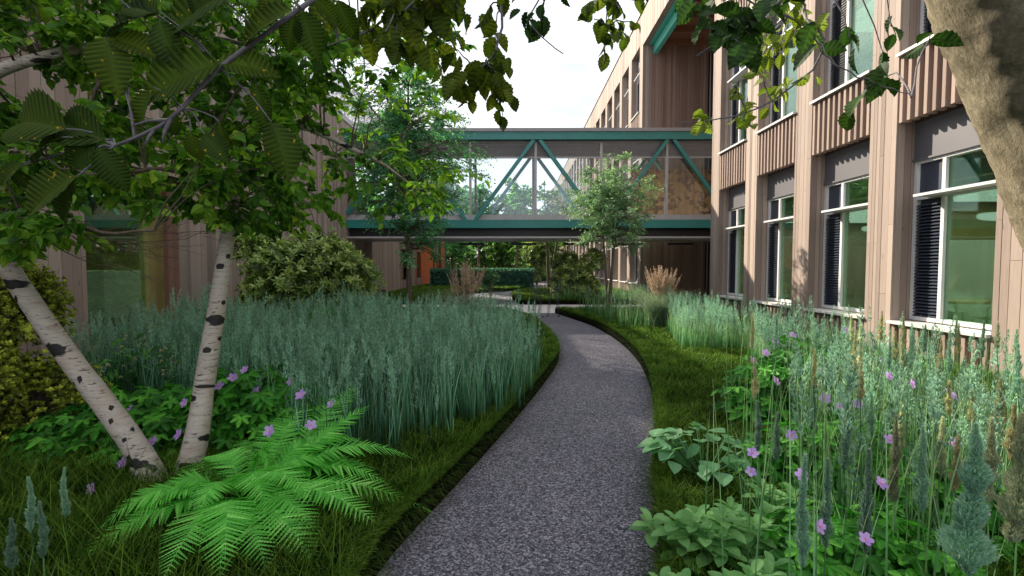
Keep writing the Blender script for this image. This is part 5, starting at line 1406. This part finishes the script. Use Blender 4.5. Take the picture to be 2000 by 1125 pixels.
hang_leaves([(1310, 225), (1420, 190), (1470, 60), (1540, 10), (1610, 40), (1590, 130), (1520, 190), (1480, 250), (1430, 270), (1320, 245)], 100, (2.3, 2.6), .068, skel(B7, [.01, .01], 26), TP_HORN_LO, MT['horn_sunlit'], 'foliage', .6, .8, 5)
# individually placed big leaves close to the eye
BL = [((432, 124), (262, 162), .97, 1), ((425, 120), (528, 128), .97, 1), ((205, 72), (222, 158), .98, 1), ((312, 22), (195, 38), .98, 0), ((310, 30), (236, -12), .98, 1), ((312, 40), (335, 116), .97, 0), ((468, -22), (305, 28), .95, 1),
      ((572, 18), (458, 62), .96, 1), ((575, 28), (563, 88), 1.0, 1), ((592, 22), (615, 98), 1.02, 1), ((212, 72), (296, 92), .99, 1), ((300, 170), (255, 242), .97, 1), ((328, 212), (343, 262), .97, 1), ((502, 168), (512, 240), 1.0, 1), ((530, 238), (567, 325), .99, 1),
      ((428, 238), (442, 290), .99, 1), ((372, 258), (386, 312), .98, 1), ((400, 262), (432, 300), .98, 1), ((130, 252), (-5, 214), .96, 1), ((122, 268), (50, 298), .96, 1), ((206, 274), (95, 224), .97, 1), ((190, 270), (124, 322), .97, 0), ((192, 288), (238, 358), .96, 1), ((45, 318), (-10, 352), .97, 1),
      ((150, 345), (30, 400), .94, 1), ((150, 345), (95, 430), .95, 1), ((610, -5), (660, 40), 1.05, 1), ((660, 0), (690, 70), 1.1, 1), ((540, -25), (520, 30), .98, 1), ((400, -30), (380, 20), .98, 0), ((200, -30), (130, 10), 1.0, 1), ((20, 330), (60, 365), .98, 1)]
PO = []; DI = []; NO = []; SC = []; VV = []; S_ = np.array([tuple(p) for p, r in skel(B1, [.01, .01], 60)])
for (a, b_, Y, lit) in BL:
    A_ = V3(at(a[0], a[1], Y)); B_ = V3(at(b_[0], b_[1], Y + random.uniform(-.03, .03)))
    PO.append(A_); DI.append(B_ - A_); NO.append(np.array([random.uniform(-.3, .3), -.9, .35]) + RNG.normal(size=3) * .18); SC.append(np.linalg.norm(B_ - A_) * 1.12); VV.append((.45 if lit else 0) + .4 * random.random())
    j = S_[np.argmin(np.linalg.norm(S_ - A_, axis=1))]
    mb.tube(resample([tuple(j), tuple((j + A_) / 2 + np.array([0, .01, .01])), tuple(A_)], 5, .003), [.0025, .002, .0018, .0015, .0012], 5, cap=False)
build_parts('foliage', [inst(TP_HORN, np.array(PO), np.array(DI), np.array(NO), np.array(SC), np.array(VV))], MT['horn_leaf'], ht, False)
mb.build('twigs', MT['bark_grey'], ht, True)

# ---- generic tree
def tree(name, loc, h, r, cz, rz, ncl, nl, leaf, tpl, lmat, lab, group=None, trunks=((0, 0, 0, 0),), tr=.05, bark='bark_brown', cluster_r=.3, droop=.2, per=8, twr=.003, cat='tree'):
    t = empty(name, loc, lab, cat, group); sk = []
    for (dx, dy, tx, ty) in trunks:
        P = [(dx, dy, -.05), (dx + tx * .35 + random.uniform(-.03, .03), dy + ty * .35, h * .35), (dx + tx * .75, dy + ty * .75 + random.uniform(-.05, .05), h * .7), (dx + tx, dy + ty, h * .96)]
        m_ = MB(); PP = resample(P, 18, tr * .12); m_.tube(PP, [tr * (1 - .85 * (i / 17) ** 1.2) * (1.35 if i == 0 else 1) for i in range(18)], 10)
        m_.build('trunk', MT[bark], t, True)
        sk += [(p, tr * (1 - .8 * i / 17)) for i, p in enumerate(PP) if p.z > cz - rz * 1.05]
    cl = []
    for k in range(ncl):
        d = rsph(1)[0]; q = random.random() ** .45
        lump = 1 + .22 * math.sin(d[0] * 5 + d[2] * 4 + loc[0]) + .15 * math.sin(d[1] * 7 + loc[1])
        c = np.array([d[0] * r * q * lump, d[1] * r * q * lump, cz + d[2] * rz * q * lump])
        if d[2] > 0: c[:2] *= 1 - .35 * d[2]
        cr_ = cluster_r * random.uniform(.7, 1.3)
        cl.append((c, (cr_, cr_, cr_ * .6), nl))
    m_ = MB(); G = crown_geo(m_, sk, cl, leaf, per, droop, .5, tr * .35, 0, None, twr, 1.1, .35, 4)
    m_.build('branches', MT[bark], t, True)
    build_parts('crown', [inst(tpl, *G)], MT[lmat], t)
    return t
q = on(801, 648, BT)
tree('slim_tree', (q.x, q.y, BT), 6.6, 1.45, 3.9, 2.4, 300, 110, .046, TP_SMALL, 'slim_front', 'slim straight tree with fine green foliage in front of the left part of the footbridge', tr=.062, cluster_r=.30, twr=.003)
q = on(1188, 618, BT)
tree('small_tree', (q.x, q.y, BT), 4.4, 1.2, 3.2, 1.3, 230, 110, .062, TP_LANCE, 'sage', 'small sage green tree with a forked thin trunk, right of the two faint figures', trunks=((0, 0, -.35, 0), (.04, 0, .15, .1), (.0, .03, .35, -.1)), tr=.045, cluster_r=.28, twr=.003)
q = on(1072, 566, BT)
tree('forked_tree', (q.x, q.y, BT), 6.5, 2.0, 4.6, 1.7, 90, 50, .13, TP_SMALL, 'far_leaf', 'forked dark stemmed tree behind the small evergreen beyond the crossing path', trunks=((0, 0, -.3, 0), (.1, 0, .9, .2)), tr=.11, cluster_r=.5, twr=.006)

def shrub(name, loc, rx, ry, rz, nwh, leaf, tpl, lmat, lab, per=9, up=.5, cat='shrub', lobes=9, zc=None):
    t = empty(name, loc, lab, cat)
    m_ = MB(); cen = [(np.array([random.uniform(-.62, .62) * rx, random.uniform(-.6, .6) * ry, random.uniform(.10, 1.0) * rz * 1.1]), random.uniform(.30, .5)) for _ in range(lobes)]
    P = []; D = []; Cn = []
    for c, s in cen:
        k = nwh // lobes; d = rsph(k); d[:, 2] = np.where(d[:, 2] < -.3, -d[:, 2], d[:, 2])
        q = c + d * np.array([rx, ry, rz * 1.1]) * s * (.55 + .45 * RNG.random((k, 1)))
        P.append(q); D.append(d)
        m_.tube(resample([(c[0] * .1, c[1] * .1, 0), (c[0] * .6, c[1] * .6, c[2] * .6), tuple(c)], 6, .03), [.025, .02, .017, .013, .01, .006], 6)
        for j in range(0, k, 6): m_.tube([tuple(c), tuple((c + q[j]) / 2 + np.array([0, 0, .02])), tuple(q[j])], [.006, .004, .0025], 4, cap=False)
    P = np.concatenate(P); D = np.concatenate(D); P[:, 2] = np.maximum(P[:, 2], .04)
    ax = norm(D + np.array([0, 0, up])); n = len(P)
    u = norm(np.cross(ax, RNG.normal(size=(n, 3)))); v = np.cross(ax, u)
    a = (np.arange(per) * 2.4)[None] + RNG.random((n, 1)) * 6; el = .2 + .9 * (np.arange(per) / per)[None] + .15 * RNG.normal(size=(n, per))
    di = (np.cos(a)[..., None] * u[:, None] + np.sin(a)[..., None] * v[:, None]) * np.cos(el)[..., None] + ax[:, None] * np.sin(el)[..., None]
    no = ax[:, None] + .25 * RNG.normal(size=(n, per, 3))
    pos = P[:, None] + ax[:, None] * (np.arange(per) / per * leaf * .35)[None, :, None]
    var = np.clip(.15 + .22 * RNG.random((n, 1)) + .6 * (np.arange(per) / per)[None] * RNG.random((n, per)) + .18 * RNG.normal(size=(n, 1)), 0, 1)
    m_.build('stems', MT['bark_brown'], t, True)
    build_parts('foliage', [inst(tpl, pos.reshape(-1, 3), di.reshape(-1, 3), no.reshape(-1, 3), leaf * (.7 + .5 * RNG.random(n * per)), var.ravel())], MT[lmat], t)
    return t
q = at(600, 700, 10.2)
shrub('evergreen_shrub', (q.x, q.y, BT), 1.7, 1.3, 1.55, 4200, .13, TP_RHODO, 'rhodo', 'large glossy evergreen shrub against the left timber wall beyond the reeds', lobes=22)
q = at(30, 900, 3.75)
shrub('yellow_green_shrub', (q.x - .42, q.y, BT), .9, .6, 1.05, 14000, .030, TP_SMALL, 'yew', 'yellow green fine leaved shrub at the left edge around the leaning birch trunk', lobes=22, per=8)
q = on(1124, 584, BT)
shrub('round_evergreen', (q.x, q.y, BT), 1.15, 1.0, 1.35, 1500, .17, TP_RHODO, 'rhodo', 'rounded dark evergreen beyond the crossing path, left of the far timber wing', lobes=14)
q = on(1052, 560, BT)
shrub('dark_shrub', (q.x, q.y + 3, BT), 1.1, .9, 2.3, 900, .22, TP_RHODO, 'rhodo', 'upright dark shrub standing at the right end of the clipped hedge', lobes=9)
q = on(968, 566, BT)
shrub('leafy_shrub', (q.x, q.y - 6, BT), .45, .4, .8, 200, .12, TP_LANCE, 'sage', 'bright green leafy shrub in front of the clipped hedge, right of the pinkish grass', lobes=7)

# ---- hedge
h0, h1 = on(840, 561, BT), on(1043, 561, BT)
HB = empty('clipped_hedge', (0, 0, 0), 'long box clipped dark green hedge closing the view under the footbridge', 'hedge')
b = MB(); HY = h0.y; b.box(h0.x + .08, h1.x - .08, HY + .08, HY + 1.4, 0, 1.25); b.build('core', MT['hedge'], HB, vein=[0] * b.n)
n = 26000; u = RNG.random(n); p = np.zeros((n, 3)); p[:, 0] = h0.x + (h1.x - h0.x) * RNG.random(n)
front = u < .62; top_ = ~front
p[front, 1] = HY + .05 * RNG.normal(size=front.sum()); p[front, 2] = 1.32 * RNG.random(front.sum())
p[top_, 1] = HY + 1.5 * RNG.random(top_.sum()); p[top_, 2] = 1.30 + .04 * RNG.normal(size=top_.sum())
d = norm(np.where(front[:, None], np.array([0, -1.0, -.2]), np.array([0, 0, 1.0])) + .8 * RNG.normal(size=(n, 3)))
build_parts('foliage', [inst(TP_SMALL, p, d, np.array([0, -.5, .6]) + .6 * RNG.normal(size=(n, 3)), .09 * (.7 + .6 * RNG.random(n)))], MT['hedge'], HB)

# ---- far trees
protos = []
for k in range(3):
    t = tree('wood_tree', (0, 0, 0), 9 + k, 3.2 + .3 * k, 6.2 + .4 * k, 3.4, 150, 34, .42, TP_SMALL, 'far_leaf' if k < 2 else 'slim', 'broad leafed tree in the wood beyond the hedge', 'trees of the wood beyond the hedge', tr=.22, cluster_r=.8, droop=.2, per=8, twr=.02)
    protos.append(reg(t))
spots = [(-7.5, 60, 1.0), (-3.5, 56, .8), (0.5, 62, .85), (3.2, 58, .72), (-11, 72, 1.1), (-5.5, 76, 1.0), (-.5, 80, .95), (4.4, 76, .85), (-15, 66, 1.15), (-9, 92, 1.2), (-2.5, 98, 1.2), (3.5, 100, 1.0), (-17, 90, 1.3), (-24, 80, 1.4), (-6.5, 50, .62), (-1.5, 52, .55), (2.2, 47, .55), (-13, 55, 1.0), (8, 112, 1.1), (-30, 105, 1.5), (-12, 115, 1.3), (-5, 125, 1.3), (2, 130, 1.2), (-20, 120, 1.4)]
first = set()
for i, (x, y, s) in enumerate(spots):
    k = i % 3
    o = protos[k] if k not in first else copy_tree(protos[k])
    first.add(k); o.location = (x, y, -.1); o.scale = (s, s, s * random.uniform(.9, 1.1)); o.rotation_euler.z = random.uniform(0, 6)
    o['label'] = 'broad leafed green tree of the wood beyond the hedge'
for (px, Y, hh, rr_, lab) in [(1010, 42, 9.2, 2.0, 'round crowned tree seen through the middle panes of the footbridge'), (935, 44, 9.0, 2.1, 'tree whose crown fills the footbridge panes left of the middle'), (760, 29, 11.5, 3.0, 'tall pale green tree rising above the left end of the footbridge'), (860, 34, 9.4, 2.4, 'leafy tree behind the footbridge beside the tall pale one')]:
    q = at(px, 540, Y)
    tree('garden_tree', (q.x, q.y, 0), hh, rr_, hh * .68, hh * .30, 120, 44, .26, TP_SMALL, 'slim', lab, 'trees standing just behind the footbridge', tr=.12, cluster_r=.55, twr=.012)
q = at(1062, 520, 66)
tree('red_tree', (q.x, q.y, 0), 5.2, 1.9, 3.6, 1.3, 60, 30, .28, TP_SMALL, 'red_leaf', 'small red leaved tree in the wood above the hedge', tr=.12, cluster_r=.5, twr=.015)

# ================================================================== FIGURES
m, nt, out = mat_new('faint_clothing')
tcn = N(nt, 'ShaderNodeTexCoord'); sp = N(nt, 'ShaderNodeSeparateXYZ'); nt.links.new(tcn.outputs['Object'], sp.inputs[0])
al = ramp(nt, math_(nt, 'DIVIDE', sp.outputs[2], 1.75), [(0.0, (.34, .34, .34)), (0.08, (.26, .26, .26)), (0.5, (.26, .26, .26)), (0.66, (.07, .07, .07))])
p = principled(nt, None, (0.05, 0.05, 0.06), 0.7)
tr = N(nt, 'ShaderNodeBsdfTransparent'); ms = N(nt, 'ShaderNodeMixShader')
nt.links.new(al, ms.inputs[0]); nt.links.new(tr.outputs[0], ms.inputs[1]); nt.links.new(p.outputs[0], ms.inputs[2]); nt.links.new(ms.outputs[0], out.inputs['Surface'])
MT['ghost'] = m
def person(loc, rz, stance, lab):
    J = {}; E = []; R_ = {}
    def j(n, p, r, par=None):
        J[n] = len(J); R_[n] = (p, r)
        if par: E.append((J[par], J[n]))
    j('pelvis', (0, 0, .93), .13)
    j('belly', (0, 0, 1.08), .125, 'pelvis'); j('chest', (0, .01, 1.30), .15, 'belly'); j('neck0', (0, .01, 1.44), .075, 'chest'); j('neck1', (0, 0, 1.52), .055, 'neck0'); j('chin', (0, -.015, 1.58), .075, 'neck1'); j('head', (0, -.005, 1.67), .098, 'chin'); j('crown', (0, .005, 1.745), .07, 'head')
    for s, n in ((-1, 'l'), (1, 'r')):
        j('hip' + n, (s * .10, 0, .86), .095, 'pelvis'); j('knee' + n, (s * (.10 + stance * .4), -.02, .49), .062, 'hip' + n); j('calf' + n, (s * (.11 + stance * .6), .01, .32), .055, 'knee' + n)
        j('ank' + n, (s * (.11 + stance), .02, .09), .040, 'calf' + n); j('heel' + n, (s * (.11 + stance), .02, .045), .042, 'ank' + n); j('ball' + n, (s * (.13 + stance), -.13, .035), .038, 'heel' + n); j('toe' + n, (s * (.14 + stance), -.19, .028), .028, 'ball' + n)
        j('sh' + n, (s * .19, .01, 1.40), .062, 'chest'); j('el' + n, (s * .25, .03, 1.12), .043, 'sh' + n); j('wr' + n, (s * .26, -.04, .88), .028, 'el' + n); j('palm' + n, (s * .262, -.055, .81), .034, 'wr' + n)
        for k, (dy, ln) in enumerate(((-.035, .065), (-.012, .08), (.012, .075), (.034, .058))):
            j('f%d' % k + n, (s * .262, -.06 + dy, .77), .010, 'palm' + n); j('g%d' % k + n, (s * .25, -.065 + dy, .77 - ln), .008, 'f%d' % k + n)
        j('th' + n, (s * .245, -.095, .80), .011, 'palm' + n); j('ti' + n, (s * .24, -.11, .76), .009, 'th' + n)
    me = bpy.data.meshes.new('person'); me.from_pydata([v[0] for v in R_.values()], E, []); me.materials.append(MT['ghost'])
    o = bpy.data.objects.new('person', me); col.objects.link(o); o.location = loc; o.rotation_euler.z = rz
    sk_ = o.modifiers.new('skin', 'SKIN')
    for i, v in enumerate(R_.values()): me.skin_vertices[0].data[i].radius = (v[1], v[1])
    me.skin_vertices[0].data[0].use_root = True
    sb = o.modifiers.new('sub', 'SUBSURF'); sb.levels = 1; sb.render_levels = 2
    hb = MB(); hb.tube([(0, .02, 1.60), (0, .03, 1.68), (0, .025, 1.75), (0, .01, 1.785)], [.085, .105, .09, .03], 14); hb.build('hair', MT['ghost'], o, True)
    nb = MB(); nb.tube([(0, -.09, 1.69), (0, -.115, 1.65), (0, -.10, 1.64)], [.008, .014, .008], 8)
    for s in (-1, 1): nb.tube([(s * .095, 0, 1.69), (s * .108, .01, 1.665), (s * .097, 0, 1.64)], [.010, .014, .008], 8)
    nb.build('nose_and_ears', MT['ghost'], o, True)
    return tag(o, lab, 'person')
q = on(1050, 620); person((q.x, q.y, .0), .5, -.02, 'faint see through figure with legs together, left of the pair at the path crossing')
q = on(1081, 619); person((q.x, q.y, .0), -.3, .06, 'faint see through figure with feet apart, right of the pair at the path crossing')

# low growth at the foot of the wood
n = 30000; p = np.zeros((n, 3)); p[:, 0] = -24 + 34 * RNG.random(n); p[:, 1] = 50 + 14 * RNG.random(n)
hh = (1.7 + 1.1 * np.sin(p[:, 0] * 1.1 + p[:, 1]) * np.cos(p[:, 0] * .37)) * (p[:, 1] - 46) / 9
p[:, 2] = np.clip(hh, .3, 4) * RNG.random(n) ** .6
p = p[p[:, 0] < 5.6 - 0 * p[:, 1]]; n = len(p)
tag(build_parts('undergrowth', [inst(TP_SMALL, p, rsph(n), np.array([0, -.4, .8]) + .6 * RNG.normal(size=(n, 3)), .38 * (.6 + .6 * RNG.random(n)))], MT['far_leaf']), 'low green undergrowth at the foot of the wood beyond the hedge', 'undergrowth', kind='stuff')
# fill lights added to brighten the rooms behind the glass
def room_fill(loc, sx_, sy_, e):
    l = bpy.data.lights.new('room_fill_light', 'AREA'); l.shape = 'RECTANGLE'; l.size = sx_; l.size_y = sy_; l.energy = e; l.color = (1, .97, .88)
    o = bpy.data.objects.new('room_fill_light', l); o.location = loc; col.objects.link(o)
room_fill((9.5, 7.0, 2.9), 4.0, 6.0, 85)
room_fill((9.5, 12.9, 2.9), 4.0, 4.0, 60)
room_fill((9.5, 8.0, 7.2), 4.0, 8.0, 65)
room_fill((-9.6, 9.5, 3.3), 3.0, 5.0, 60)
